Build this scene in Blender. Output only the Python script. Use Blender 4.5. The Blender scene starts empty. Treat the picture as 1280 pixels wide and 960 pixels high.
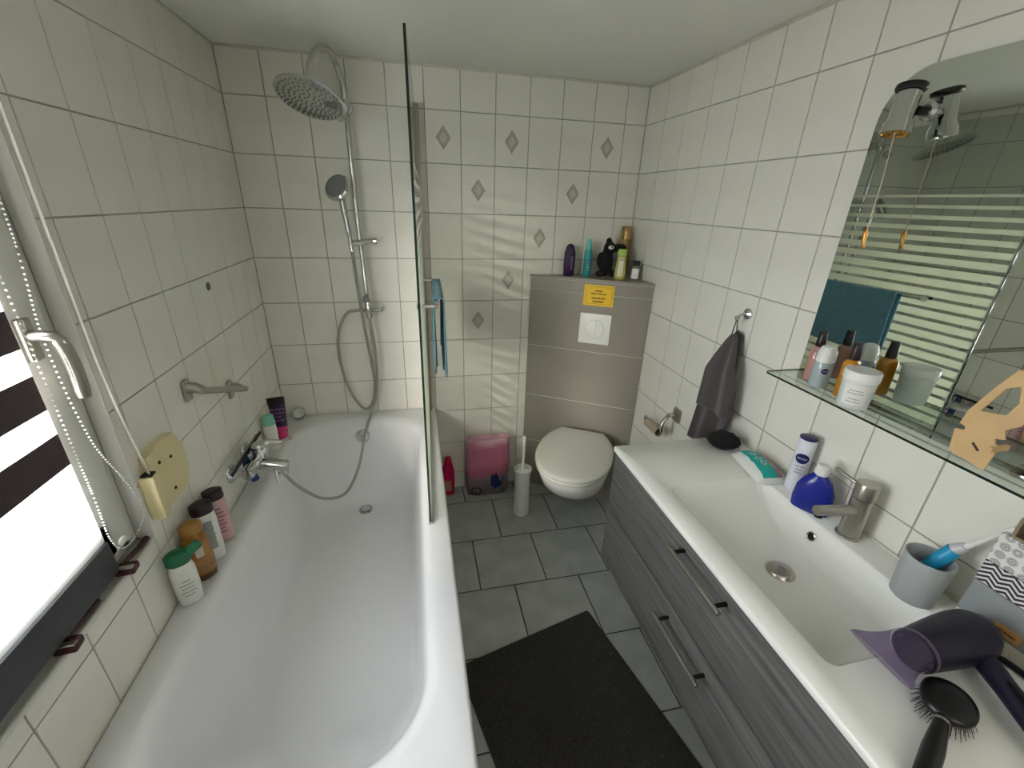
import bpy, bmesh, math, random
from mathutils import Vector, Matrix, noise

random.seed(7)
SC = bpy.context.scene
COL = SC.collection
PI = math.pi
R = math.radians

# ------------------------------------------------------------------ camera
W = 1.7535            # right wall plane, left wall is x = 0, back wall is y = 0
H = 2.06              # ceiling
YF = -2.45            # wall behind the camera
cam_d = bpy.data.cameras.new('camera')
cam_d.sensor_width = 36.0
cam_d.lens = 15.068
cam_d.clip_start = 0.02
cam = bpy.data.objects.new('camera', cam_d)
COL.objects.link(cam)
rx = Vector((0.976729, -0.212050, 0.032159))
dn = Vector((-0.054023, -0.388354, -0.919925))
fw = Vector((0.207560, 0.896781, -0.390773))
mw = Matrix((rx, -dn, -fw)).transposed().to_4x4()
mw.translation = Vector((0.6753, -2.1085, 1.5626))
cam.matrix_world = mw
SC.camera = cam
CAM = mw.translation.copy()

# ------------------------------------------------------------------ daylight
world = bpy.data.worlds.new('overcast_sky')
SC.world = world
world.use_nodes = True
bg = world.node_tree.nodes['Background']
bg.inputs['Color'].default_value = (0.90, 0.94, 1.0, 1)
bg.inputs['Strength'].default_value = 15.0

# window opening in the left wall
WY0, WY1, WZ0, WZ1 = -2.02, -1.10, 0.762, 1.97
pd = bpy.data.lights.new('window_portal', 'AREA')
pd.shape = 'RECTANGLE'
pd.size = WY1 - WY0
pd.size_y = WZ1 - WZ0
pd.cycles.is_portal = True
po = bpy.data.objects.new('window_portal', pd)
po.location = (-0.12, (WY0 + WY1) / 2, (WZ0 + WZ1) / 2)
po.rotation_euler = (R(90), 0, R(-90))
COL.objects.link(po)

# hazy sun, broad and weak, slanting in through the blind towards the back wall
sd = bpy.data.lights.new('hazy_sun', 'SUN')
sd.energy = 20.0
sd.angle = R(28)
sd.color = (1.0, 0.93, 0.82)
so = bpy.data.objects.new('hazy_sun', sd)
so.rotation_euler = Vector((0.58, 0.77, -0.28)).to_track_quat('-Z', 'Y').to_euler()
COL.objects.link(so)

# added unseen fill light, aimed up, bouncing in through the doorway behind the camera
DX0, DX1, DZ1 = 0.62, 1.62, 1.98  # doorway opening added to let the fill light in
hl = bpy.data.lights.new('fill_uplight', 'AREA')
hl.shape = 'DISK'
hl.size = 0.6
hl.energy = 10.0
hl.color = (1.0, 0.97, 0.92)
ho = bpy.data.objects.new('fill_uplight', hl)
ho.location = (1.1, YF - 1.2, 1.9)
ho.rotation_euler = (R(180), 0, 0)
COL.objects.link(ho)

SC.view_settings.view_transform = 'Standard'
SC.view_settings.look = 'None'
SC.view_settings.gamma = 1.0
SC.view_settings.use_curve_mapping = False
SC.view_settings.exposure = 0.95


# ------------------------------------------------------------------ materials
def lin(c):
    return tuple(((v / 255) / 12.92 if v / 255 <= 0.04045 else ((v / 255 + 0.055) / 1.055) ** 2.4) for v in c)


def mat(name, rgb, rough=0.5, metal=0.0, spec=0.5, var=0.0, vscale=8.0, bump=0.0, bscale=40.0,
        rgb2=None, trans=0.0, ior=1.45, sheen=0.0, coat=0.0, stretch=None):
    m = bpy.data.materials.new(name)
    m.use_nodes = True
    nt = m.node_tree
    b = nt.nodes['Principled BSDF']
    c = lin(rgb) + (1,)
    b.inputs['Base Color'].default_value = c
    b.inputs['Roughness'].default_value = rough
    b.inputs['Metallic'].default_value = metal
    b.inputs['Specular IOR Level'].default_value = spec
    b.inputs['IOR'].default_value = ior
    b.inputs['Transmission Weight'].default_value = trans
    b.inputs['Sheen Weight'].default_value = sheen
    b.inputs['Coat Weight'].default_value = coat
    if var or bump:
        tc = nt.nodes.new('ShaderNodeTexCoord')
        mp = nt.nodes.new('ShaderNodeMapping')
        nt.links.new(tc.outputs['Object'], mp.inputs['Vector'])
        if stretch:
            mp.inputs['Scale'].default_value = stretch
    if var:
        n = nt.nodes.new('ShaderNodeTexNoise')
        n.inputs['Scale'].default_value = vscale
        n.inputs['Detail'].default_value = 6
        r = nt.nodes.new('ShaderNodeValToRGB')
        c2 = lin(rgb2) if rgb2 else tuple(v * (1 - var) for v in c[:3])
        r.color_ramp.elements[0].color = tuple(c2) + (1,)
        r.color_ramp.elements[0].position = 0.35
        r.color_ramp.elements[1].color = c
        r.color_ramp.elements[1].position = 0.65
        nt.links.new(mp.outputs[0], n.inputs['Vector'])
        nt.links.new(n.outputs['Fac'], r.inputs[0])
        nt.links.new(r.outputs[0], b.inputs['Base Color'])
    if bump:
        n = nt.nodes.new('ShaderNodeTexNoise')
        n.inputs['Scale'].default_value = bscale
        n.inputs['Detail'].default_value = 4
        bp = nt.nodes.new('ShaderNodeBump')
        bp.inputs['Strength'].default_value = bump
        bp.inputs['Distance'].default_value = 0.004
        nt.links.new(mp.outputs[0], n.inputs['Vector'])
        nt.links.new(n.outputs['Fac'], bp.inputs['Height'])
        nt.links.new(bp.outputs[0], b.inputs['Normal'])
    return m


def clear(name, rgb, refl=1.5, opacity=0.0, rough=0.0, body=(255, 255, 255)):
    """thin clear sheet: tinted see-through with a fresnel shine, optionally partly milky"""
    m = bpy.data.materials.new(name)
    m.use_nodes = True
    nt = m.node_tree
    nt.nodes.remove(nt.nodes['Principled BSDF'])
    out = nt.nodes['Material Output']
    t = nt.nodes.new('ShaderNodeBsdfTransparent')
    t.inputs[0].default_value = lin(rgb) + (1,)
    g = nt.nodes.new('ShaderNodeBsdfGlossy')
    g.inputs['Roughness'].default_value = rough
    lw_ = nt.nodes.new('ShaderNodeLayerWeight')
    pw5 = nt.nodes.new('ShaderNodeMath')
    pw5.operation = 'POWER'
    pw5.inputs[1].default_value = 5.0
    nt.links.new(lw_.outputs['Facing'], pw5.inputs[0])
    f0 = ((refl - 1) / (refl + 1)) ** 2
    f = nt.nodes.new('ShaderNodeMath')
    f.operation = 'MULTIPLY_ADD'
    f.inputs[1].default_value = (1 - f0) * (0.9 if refl > 1.3 else 0.25)
    f.inputs[2].default_value = f0
    nt.links.new(pw5.outputs[0], f.inputs[0])
    mx = nt.nodes.new('ShaderNodeMixShader')
    nt.links.new(f.outputs[0], mx.inputs[0])
    src = t
    if opacity:
        d = nt.nodes.new('ShaderNodeBsdfDiffuse')
        d.inputs[0].default_value = lin(body) + (1,)
        tl = nt.nodes.new('ShaderNodeBsdfTranslucent')
        tl.inputs[0].default_value = lin(body) + (1,)
        a = nt.nodes.new('ShaderNodeMixShader')
        a.inputs[0].default_value = 0.6
        nt.links.new(d.outputs[0], a.inputs[1])
        nt.links.new(tl.outputs[0], a.inputs[2])
        o = nt.nodes.new('ShaderNodeMixShader')
        o.inputs[0].default_value = opacity
        nt.links.new(t.outputs[0], o.inputs[1])
        nt.links.new(a.outputs[0], o.inputs[2])
        src = o
    nt.links.new(src.outputs[0], mx.inputs[1])
    nt.links.new(g.outputs[0], mx.inputs[2])
    nt.links.new(mx.outputs[0], out.inputs[0])
    return m


M = {}
M['tile'] = mat('white_wall_tile', (234, 231, 221), 0.28, var=0.05, vscale=7, bump=0.05, bscale=14)
M['grout'] = mat('grey_grout', (178, 175, 163), 0.9, var=0.15, vscale=40)
M['diamond'] = mat('taupe_inlay', (186, 176, 163), 0.4, var=0.12, vscale=60)
M['diamond2'] = mat('pale_inlay', (208, 200, 188), 0.4, var=0.1, vscale=60)
M['ceil'] = mat('ceiling_paint', (234, 234, 226), 0.9, bump=0.1, bscale=60)
M['plaster'] = mat('wall_paint', (236, 235, 230), 0.9)
M['floor_tile'] = mat('grey_floor_tile', (176, 181, 178), 0.42, var=0.22, vscale=9, bump=0.1, bscale=30)
M['floor_grout'] = mat('dark_grout', (66, 66, 58), 0.9)
M['grey_tile'] = mat('taupe_panel_tile', (148, 141, 132), 0.3, var=0.06, vscale=5)
M['joint'] = mat('pale_joint', (206, 200, 190), 0.8)
M['caulk'] = mat('caulk', (216, 212, 198), 0.6, var=0.1, vscale=30)
M['enamel'] = mat('white_enamel', (224, 224, 225), 0.16, spec=0.5)
M['ceramic'] = mat('white_ceramic', (236, 236, 230), 0.12)
M['seat'] = mat('white_seat_plastic', (224, 222, 212), 0.25)
M['pvc'] = mat('white_pvc', (214, 213, 206), 0.35)
M['chrome'] = mat('chrome', (205, 205, 205), 0.10, metal=1.0)
M['steel'] = mat('brushed_steel', (178, 174, 166), 0.28, metal=1.0)
M['hose'] = mat('chrome_hose', (170, 168, 160), 0.3, metal=1.0, bump=0.5, bscale=500)
M['dark_metal'] = mat('dark_metal', (60, 58, 54), 0.4, metal=1.0)
M['black'] = mat('black_plastic', (14, 13, 14), 0.3)
M['rubber'] = mat('black_rubber', (20, 20, 20), 0.6)
M['white'] = mat('white_plastic', (228, 228, 224), 0.3)
M['cream'] = mat('cream_plastic', (222, 208, 160), 0.45)
M['strap'] = mat('strap_fabric', (212, 208, 194), 0.8, bump=0.3, bscale=200)
M['mirror'] = mat('mirror_silver', (224, 230, 224), 0.0, metal=1.0)
M['glass'] = clear('clear_glass', (243, 247, 244))
M['glass_edge'] = mat('green_glass_edge', (22, 38, 32), 0.1)
M['pane'] = clear('window_glass', (247, 248, 248))
M['shelf_glass'] = clear('shelf_glass', (243, 248, 245))
M['frost'] = clear('frosted_band', (235, 240, 235), 1.2, opacity=0.66, rough=0.4, body=(248, 246, 232))
M['mat'] = mat('dark_bath_mat', (56, 54, 49), 0.95, var=0.35, vscale=120, sheen=0.15)


# ------------------------------------------------------------------ mesh helpers
class MB:
    def __init__(self):
        self.v, self.f = [], []

    def add(self, vs, fs, mtx=None):
        o = len(self.v)
        self.v += [tuple(mtx @ Vector(p)) if mtx else tuple(p) for p in vs]
        self.f += [tuple(i + o for i in f) for f in fs]
        return self

    def box(self, a, b, bev=0.0, seg=2, mtx=None):
        a, b = Vector(a), Vector(b)
        bm = bmesh.new()
        bmesh.ops.create_cube(bm, size=1)
        s, c = b - a, (a + b) / 2
        for v in bm.verts:
            v.co = Vector((v.co.x * s.x, v.co.y * s.y, v.co.z * s.z)) + c
        if bev:
            bmesh.ops.bevel(bm, geom=list(bm.edges), offset=min(bev, 0.49 * min(map(abs, s))), segments=seg,
                            profile=0.5, affect='EDGES')
        bm.verts.index_update()
        self.add([v.co for v in bm.verts], [[v.index for v in f.verts] for f in bm.faces], mtx)
        bm.free()
        return self

    def loft(self, rings, cap0=True, cap1=True, closed=True, mtx=None):
        n = len(rings[0])
        vs = [p for r in rings for p in r]
        fs = []
        for i in range(len(rings) - 1):
            for j in range(n if closed else n - 1):
                k = (j + 1) % n
                fs.append((i * n + j, i * n + k, (i + 1) * n + k, (i + 1) * n + j))
        if cap0:
            fs.append(tuple(range(n - 1, -1, -1)))
        if cap1:
            fs.append(tuple((len(rings) - 1) * n + j for j in range(n)))
        return self.add(vs, fs, mtx)

    def lathe(self, prof, seg=24, mtx=None, cap0=True, cap1=True):
        rings = [[(r * math.cos(2 * PI * j / seg), r * math.sin(2 * PI * j / seg), z) for j in range(seg)] for r, z in prof]
        return self.loft(rings, cap0, cap1, mtx=mtx)

    def tube(self, pts, rad, seg=10, mtx=None, caps=True):
        pts = [Vector(p) for p in pts]
        rads = rad if isinstance(rad, (list, tuple)) else [rad] * len(pts)
        rings = []
        prev = None
        for i, p in enumerate(pts):
            d = (pts[min(i + 1, len(pts) - 1)] - pts[max(i - 1, 0)]).normalized()
            if prev is None:
                n = d.orthogonal().normalized()
            else:
                n = (prev - d * prev.dot(d))
                n = n.normalized() if n.length > 1e-6 else d.orthogonal().normalized()
            prev = n
            b = d.cross(n)
            rings.append([p + (n * math.cos(2 * PI * j / seg) + b * math.sin(2 * PI * j / seg)) * rads[i] for j in range(seg)])
        return self.loft(rings, caps, caps, mtx=mtx)

    def sphere(self, c, r, seg=16, rg=10, mtx=None):
        r = r if isinstance(r, (tuple, list)) else (r, r, r)
        rings = []
        for i in range(rg + 1):
            t = -PI / 2 + PI * i / rg
            k = max(math.cos(t), 1e-3)
            rings.append([(c[0] + r[0] * k * math.cos(2 * PI * j / seg), c[1] + r[1] * k * math.sin(2 * PI * j / seg),
                           c[2] + r[2] * math.sin(t)) for j in range(seg)])
        return self.loft(rings, mtx=mtx)

    def prism(self, poly, t, mtx=None):
        """poly in XZ, thickness t along +Y"""
        n = len(poly)
        vs = [(x, 0, z) for x, z in poly] + [(x, t, z) for x, z in poly]
        fs = [tuple(range(n)), tuple(range(2 * n - 1, n - 1, -1))]
        fs += [(j, j + n, (j + 1) % n + n, (j + 1) % n) for j in range(n)]
        return self.add(vs, fs, mtx)

    def grid(self, fn, nu, nv, mtx=None):
        vs = [fn(i / nu, j / nv) for j in range(nv + 1) for i in range(nu + 1)]
        fs = [(j * (nu + 1) + i, j * (nu + 1) + i + 1, (j + 1) * (nu + 1) + i + 1, (j + 1) * (nu + 1) + i)
              for j in range(nv) for i in range(nu)]
        return self.add(vs, fs, mtx)

    def mesh(self, name, smooth=38):
        me = bpy.data.meshes.new(name)
        me.from_pydata([tuple(v) for v in self.v], [], self.f)
        bm = bmesh.new()
        bm.from_mesh(me)
        bmesh.ops.recalc_face_normals(bm, faces=bm.faces)
        bm.to_mesh(me)
        bm.free()
        if smooth:
            me.shade_smooth()
            me.set_sharp_from_angle(angle=R(smooth))
        return me


def obj(name, mb, m, parent=None, loc=(0, 0, 0), rot=(0, 0, 0), smooth=38, solid=0.0, sub=0):
    me = mb if isinstance(mb, bpy.types.Mesh) else mb.mesh(name, smooth)
    if not me.materials:
        me.materials.append(M[m] if isinstance(m, str) else m)
    o = bpy.data.objects.new(name, me)
    COL.objects.link(o)
    o.location = loc
    o.rotation_euler = rot
    if parent:
        o.parent = parent
    if solid:
        s = o.modifiers.new('thickness', 'SOLIDIFY')
        s.thickness = solid
        s.offset = 0
    if sub:
        s = o.modifiers.new('smooth', 'SUBSURF')
        s.levels = s.render_levels = sub
    return o


def tag(o, label, cat, group=None):
    o['label'] = label
    o['category'] = cat
    if group:
        o['group'] = group
    return o


def thing(name, label, cat, loc=(0, 0, 0), rotz=0.0, group=None):
    o = bpy.data.objects.new(name, None)
    o.empty_display_size = 0.05
    COL.objects.link(o)
    o.location = loc
    o.rotation_euler = (0, 0, rotz)
    return tag(o, label, cat, group)


def struct(o):
    o['kind'] = 'structure'
    return o


def T(x=0, y=0, z=0):
    return Matrix.Translation((x, y, z))


def RX(a):
    return Matrix.Rotation(a, 4, 'X')


def RY(a):
    return Matrix.Rotation(a, 4, 'Y')


def RZ(a):
    return Matrix.Rotation(a, 4, 'Z')


def smooth_path(pts, n=8):
    """Catmull-Rom through the points"""
    P = [Vector(p) for p in pts]
    P = [P[0] * 2 - P[1]] + P + [P[-1] * 2 - P[-2]]
    out = []
    for i in range(1, len(P) - 2):
        for k in range(n):
            t = k / n
            a, b, c, d = P[i - 1:i + 3]
            out.append(0.5 * ((2 * b) + (c - a) * t + (2 * a - 5 * b + 4 * c - d) * t * t + (3 * b - a - 3 * c + d) * t ** 3))
    out.append(P[-2])
    return out


def facing(x, y):
    return math.atan2(CAM.y - y, CAM.x - x)


# --- bottles: stacked super-ellipse rings (z, rx, ry, exponent)
def se(rx_, ry_, n, a):
    c, s = math.cos(a), math.sin(a)
    k = (abs(c / rx_) ** n + abs(s / ry_) ** n) ** (-1 / n)
    return k * c, k * s


def ringp(prof, z):
    if z <= prof[0][0]:
        return prof[0][1:]
    for p, q in zip(prof, prof[1:]):
        if z <= q[0]:
            t = (z - p[0]) / max(q[0] - p[0], 1e-9)
            return tuple(a + (b - a) * t for a, b in zip(p[1:], q[1:]))
    return prof[-1][1:]


def shell(prof, seg=28, mtx=None):
    rings = [[se(rx_, ry_, n, 2 * PI * j / seg) + (z,) for j in range(seg)] for z, rx_, ry_, n in prof]
    return MB().loft(rings, mtx=mtx)


def patch(prof, z0, z1, a0, a1, off=0.0006, nu=14, nv=8):
    def fn(u, v):
        z = z0 + (z1 - z0) * v
        a = a0 + (a1 - a0) * u
        rx_, ry_, n = ringp(prof, z)
        x, y = se(rx_ + off, ry_ + off, n, a)
        return (x, y, z)
    return MB().grid(fn, nu, nv)


def text_flat(s, size):
    c = bpy.data.curves.new('lettering', 'FONT')
    c.body = s
    c.size = size
    c.align_x = 'CENTER'
    c.align_y = 'CENTER'
    c.resolution_u = 2
    o = bpy.data.objects.new('lettering', c)
    COL.objects.link(o)
    dg = bpy.context.evaluated_depsgraph_get()
    me = bpy.data.meshes.new_from_object(o.evaluated_get(dg))
    vs = [v.co.copy() for v in me.vertices]
    fs = [tuple(p.vertices) for p in me.polygons]
    bpy.data.objects.remove(o)
    bpy.data.curves.remove(c)
    bpy.data.meshes.remove(me)
    return vs, fs


def on_shell(vs, fs, prof, zc, ac, off=0.0012, tilt=0.0):
    """wrap flat artwork (u right, v up) onto a bottle"""
    out = []
    for p in vs:
        u = p[0] * math.cos(tilt) - p[1] * math.sin(tilt)
        v = p[0] * math.sin(tilt) + p[1] * math.cos(tilt)
        rx_, ry_, n = ringp(prof, zc + v)
        x0, y0 = se(rx_, ry_, n, ac)
        rr = math.hypot(x0, y0)
        x, y = se(rx_ + off, ry_ + off, n, ac + u / rr)
        out.append((x, y, zc + v))
    return MB().add(out, fs)


def disc_flat(rx_, ry_, n=24, k=6):
    vs = [(0, 0)] + [(rx_ * i / k * math.cos(2 * PI * j / n), ry_ * i / k * math.sin(2 * PI * j / n)) for i in range(1, k + 1) for j in range(n)]
    fs = [(0, j + 1, (j + 1) % n + 1) for j in range(n)]
    for i in range(k - 1):
        fs += [(1 + i * n + j, 1 + (i + 1) * n + j, 1 + (i + 1) * n + (j + 1) % n, 1 + i * n + (j + 1) % n) for j in range(n)]
    return vs, fs


def bars_flat(rows, w, h, fill=0.55, seed=1):
    """rows of tiny bars that stand for print too small to read"""
    rnd = random.Random(seed)
    vs, fs = [], []
    for i, ln in enumerate(rows):
        yc = h / 2 - (i + 0.5) * h / len(rows)
        hh = h / len(rows) * fill / 2
        x = -w * ln / 2
        while x < w * ln / 2 - 1e-6:
            l = min(rnd.uniform(0.07, 0.2) * w, w * ln / 2 - x)
            o = len(vs)
            vs += [(x, yc - hh), (x + l * 0.82, yc - hh), (x + l * 0.82, yc + hh), (x, yc + hh)]
            fs.append((o, o + 1, o + 2, o + 3))
            x += l
    return vs, fs

# ------------------------------------------------------------------ tiled walls
GD = 0.0025           # grout lies this far behind the tile face
JW = 0.0038           # joint width
_tiles = {}


def tile_mesh(w, h, key='tile', t=0.006):
    """tile in the XZ plane around the origin, face at y = 0 looking to -y, chamfered edge"""
    k = (round(w, 3), round(h, 3), key)
    if k not in _tiles:
        c = min(0.0009, w * 0.2, h * 0.2)
        a, b = w / 2, h / 2
        back = [(-a, t, -b), (a, t, -b), (a, t, b), (-a, t, b)]
        mid = [(-a, c * 0.8, -b), (a, c * 0.8, -b), (a, c * 0.8, b), (-a, c * 0.8, b)]
        fr = [(-a + c, 0, -b + c), (a - c, 0, -b + c), (a - c, 0, b - c), (-a + c, 0, b - c)]
        m = MB().loft([back, mid, fr], cap0=False)
        me = m.mesh('tile', 0)
        me.materials.append(M[key])
        _tiles[k] = me
    return _tiles[k]


ZJ = [0.0] + [round(0.106 + 0.2 * k, 3) for k in range(10)] + [H]


def lay(wall, us, place, rotz, skip=None, holes=()):
    """us: joint positions along the wall; place(u, z) -> location"""
    made = {}
    for i in range(len(us) - 1):
        for j in range(len(ZJ) - 1):
            rects = [(us[i], us[i + 1], ZJ[j], ZJ[j + 1])]
            for (h0, h1, g0, g1) in holes:
                nr = []
                for (a, b, c, d) in rects:
                    if b <= h0 or a >= h1 or d <= g0 or c >= g1:
                        nr.append((a, b, c, d))
                        continue
                    if a < h0:
                        nr.append((a, h0, c, d))
                    if b > h1:
                        nr.append((h1, b, c, d))
                    a2, b2 = max(a, h0), min(b, h1)
                    if c < g0:
                        nr.append((a2, b2, c, g0))
                    if d > g1:
                        nr.append((a2, b2, g1, d))
                rects = nr
            for (a, b, c, d) in rects:
                if skip and skip(a, b, c, d):
                    continue
                w, h = b - a - JW, d - c - JW
                if w < 0.006 or h < 0.006:
                    continue
                o = obj('tile', tile_mesh(w, h), 'tile', wall, place((a + b) / 2, (c + d) / 2), (0, 0, rotz))
                made[(i, j)] = o
    return made


wall_back = struct(obj('wall_back', MB().box((-0.12, GD, 0), (W + 0.12, 0.12, H)), 'grout'))
ub = [0.15 * k for k in range(12)] + [W]
BX, BY = 1.24, -0.30       # corner box: reaches 1.24 along the back wall and -0.30 along the right wall
tb = lay(wall_back, ub, lambda u, z: (u, 0, z), 0,
         skip=lambda a, b, c, d: (b < 0.73 and d < 0.5) or (a > BX + 0.01 and d < 1.2))
DI = MB().prism([(0.0325, 0), (0, 0.047), (-0.0325, 0), (0, -0.047)], 0.0012, T(0, -0.0008, 0)).mesh('diamond_inlay', 0)
DI.materials.append(M['diamond'])
DJ = MB().prism([(0.017, 0), (0, 0.025), (-0.017, 0), (0, -0.025)], 0.0012, T(0, -0.0013, 0)).mesh('diamond_heart', 0)
DJ.materials.append(M['diamond2'])
both = MB()
both_me = None
for (c, r) in ((5, 1), (7, 1), (10, 1), (6, 2), (9, 2), (8, 3), (7, 4), (6, 5)):
    t = tb[(c, len(ZJ) - 2 - r)]
    obj('diamond_inlay', DI, 'diamond', t)
    obj('diamond_heart', DJ, 'diamond2', t)

wm = MB()
for (y0, y1, z0, z1) in ((WY1, 0.1, 0, H), (YF, WY0, 0, H), (WY0, WY1, 0, WZ0), (WY0, WY1, WZ1, H)):
    wm.box((-0.2, y0, z0), (-GD, y1, z1))
wall_left = struct(obj('wall_left', wm, 'grout'))
ul = [-0.151 * k for k in range(16)][::-1]
lay(wall_left, ul, lambda u, z: (0, u, z), R(90),
    skip=lambda a, b, c, d: d < 0.5 and a > -1.7, holes=((WY0, WY1, WZ0, WZ1),))
wall_right = struct(obj('wall_right', MB().box((W + GD, YF, 0), (W + 0.12, 0.1, H)), 'grout'))
ur = [-0.166 - 0.154 * k for k in range(15)][::-1] + [0.0]
lay(wall_right, ur, lambda u, z: (W, u, z), R(-90),
    skip=lambda a, b, c, d: (a > -0.29 and d < 1.2) or (b < -0.99 and a > -1.96 and d < 0.80 and c > 0.36)
    or (a > -1.77 and b < -1.17 and c > 1.16 and d < 1.80))
fm = MB()
for (x0, x1, z0, z1) in ((-0.2, DX0, 0, H), (DX1, W + 0.12, 0, H), (DX0, DX1, DZ1, H)):
    fm.box((x0, YF - 0.1, z0), (x1, YF, z1))
struct(obj('wall_front', fm, 'plaster'))
# unseen hallway shell added to bounce the fill light into the room
HY = YF - 1.75
hm = MB().box((-0.3, HY - 0.1, 0), (2.5, HY, 2.4)).box((-0.3, HY, 0), (-0.2, YF - 0.1, 2.4)).box((2.4, HY, 0), (2.5, YF - 0.1, 2.4)).box((-0.3, HY - 0.1, 2.4), (2.5, YF - 0.1, 2.5))
hm.box((-0.2, YF - 0.1, H), (2.5, YF - 0.05, 2.4)).box((W + 0.12, YF - 0.1, 0), (2.5, YF - 0.05, H))
struct(obj('wall_fill_bounce', hm, 'plaster'))
struct(obj('floor_fill_bounce', MB().box((-0.3, HY, -0.1), (2.5, YF, -0.003)), mat('pale_boards', (186, 170, 150), 0.5)))
struct(obj('ceiling', MB().box((-0.2, YF - 0.1, H), (W + 0.12, 0.12, H + 0.1)), 'ceil'))
for k, (a, b) in enumerate((((0, -0.007, H - 0.009), (W, 0.0, H)), ((W - 0.007, YF, H - 0.009), (W, 0, H)), ((0, YF, H - 0.007), (0.005, 0, H)),
                            ((0.745, -0.004, 0), (BX, 0, 0.006)))):
    struct(obj('trim_%d' % (k + 1), MB().box(a, b, 0.003), 'caulk'))

# floor, 30 cm tiles in running bond
floor = struct(obj('floor', MB().box((-0.2, YF, -0.1), (W + 0.12, 0.12, -GD)), 'floor_grout'))
_ft = {}
ys = [0.0, -0.149] + [-0.149 - 0.3 * k for k in range(1, 9)] + [YF]
for i in range(len(ys) - 1):
    off = 0.733 if i % 2 else 0.583
    xs = sorted({0.0, W} | {round(off + 0.3 * k, 3) for k in range(-3, 6) if 0 < off + 0.3 * k < W})
    for a, b in zip(xs, xs[1:]):
        if b < 0.72 and ys[i] > -1.7:
            continue
        w, h = b - a - 0.005, ys[i] - ys[i + 1] - 0.005
        k = (round(w, 3), round(h, 3))
        if k not in _ft:
            m = MB()
            c = 0.0018
            p = lambda e, z: [(-w / 2 + e, -h / 2 + e, z), (w / 2 - e, -h / 2 + e, z), (w / 2 - e, h / 2 - e, z), (-w / 2 + e, h / 2 - e, z)]
            m.loft([p(0, -0.006), p(0, -c), p(c, 0)], cap0=False)
            _ft[k] = m.mesh('floor_tile', 0)
        obj('floor_tile', _ft[k], 'floor_tile', floor, ((a + b) / 2, (ys[i] + ys[i + 1]) / 2, 0))

# ------------------------------------------------------------------ window
win = bpy.data.objects.new('window_1', None)
COL.objects.link(win)
struct(win)


def frame(x0, x1, y0, y1, z0, z1, w, bev):
    m = MB()
    m.box((x0, y0, z0), (x1, y0 + w, z1), bev, 3).box((x0, y1 - w, z0), (x1, y1, z1), bev, 3)
    m.box((x0, y0 + w * 0.5, z0), (x1, y1 - w * 0.5, z0 + w), bev, 3).box((x0, y0 + w * 0.5, z1 - w), (x1, y1 - w * 0.5, z1), bev, 3)
    return m


obj('window_frame', frame(-0.11, -0.034, WY0, WY1, WZ0, WZ1, 0.055, 0.006), 'pvc', win)
obj('window_sash', frame(-0.095, -0.016, WY0 + 0.035, WY1 - 0.035, WZ0 + 0.035, WZ1 - 0.035, 0.100, 0.011), 'pvc', win)
obj('window_pane', MB().box((-0.062, WY0 + 0.1, WZ0 + 0.1), (-0.056, WY1 - 0.1, WZ1 - 0.1)), 'pane', win, smooth=0)
obj('window_sill', MB().box((-0.05, WY0, WZ0 - 0.012), (0.004, WY1, WZ0), 0.005, 3), 'pvc', win)
obj('reveal_strip', MB().box((-0.034, WY1 - 0.004, WZ0), (0.002, WY1, WZ1), 0.0015), 'pvc', win)
hd = obj('window_handle', MB().box((-0.018, -1.214, 1.265), (-0.005, -1.186, 1.345), 0.004, 3), 'steel', win)
obj('handle_lever', MB().tube(smooth_path([(-0.01, -1.20, 1.312), (0.020, -1.20, 1.312), (0.030, -1.195, 1.302), (0.032, -1.187, 1.25), (0.030, -1.187, 1.185)], 6),
                              [0.010] * 12 + [0.0125] * 12 + [0.011], 12), 'steel', hd)

# neighbouring roof below the window, seen through the gaps of the blind
rm = MB()
rm.box((-7.0, -5.0, -0.75), (-1.2, 2.5, -0.65))
for k in range(30):
    rm.tube([(-7.0 + 0.2 * k, -5.0, -0.645), (-7.0 + 0.2 * k, 2.5, -0.645)], 0.03, 6)
M['roof'] = mat('dark_brown_roof', (20, 15, 14), 0.9, var=0.4, vscale=3)
tag(obj('neighbouring_roof', rm, 'roof'), 'dark brown roof of the house next door, outside the window', 'roof')

# ------------------------------------------------------------------ zebra blind on the sash
BLY0, BLY1 = WY0 + 0.09, -1.232
M['fabric'] = clear('blind_sheer_white', (250, 250, 250), 1.05, opacity=0.5, rough=0.6, body=(246, 245, 240))
M['dark_band'] = mat('blind_dark_fabric', (74, 62, 64), 0.85, bump=0.3, bscale=300)
M['bar'] = mat('dark_grey_bar', (62, 64, 68), 0.5)
bl = thing('zebra_blind', 'striped day and night roller blind in the window with dark grey bottom bar', 'blind', (-0.004, (BLY0 + BLY1) / 2, 0.79))
hw = (BLY1 - BLY0) / 2
zb = [0.865, 1.062]
while zb[-1] < 1.86:
    zb += [zb[-1] + 0.068, zb[-1] + 0.118]
zb[-1] = 1.92
for k, (a_, b_) in enumerate(zip(zb, zb[1:])):
    obj('sheer_band' if k % 2 == 0 else 'dark_band', MB().add([(0, -hw, a_ - 0.79), (0, hw, a_ - 0.79), (0, hw, b_ - 0.79), (0, -hw, b_ - 0.79)], [(0, 1, 2, 3)]),
        'fabric' if k % 2 == 0 else 'dark_band', bl, smooth=0)
obj('bottom_bar', MB().box((-0.007, -hw, -0.005), (0.007, hw, 0.075), 0.003), 'bar', bl)
obj('roller_cassette', MB().box((-0.02, -hw - 0.01, 1.125), (0.03, hw + 0.01, 1.165), 0.008, 3), 'pvc', bl)
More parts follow.
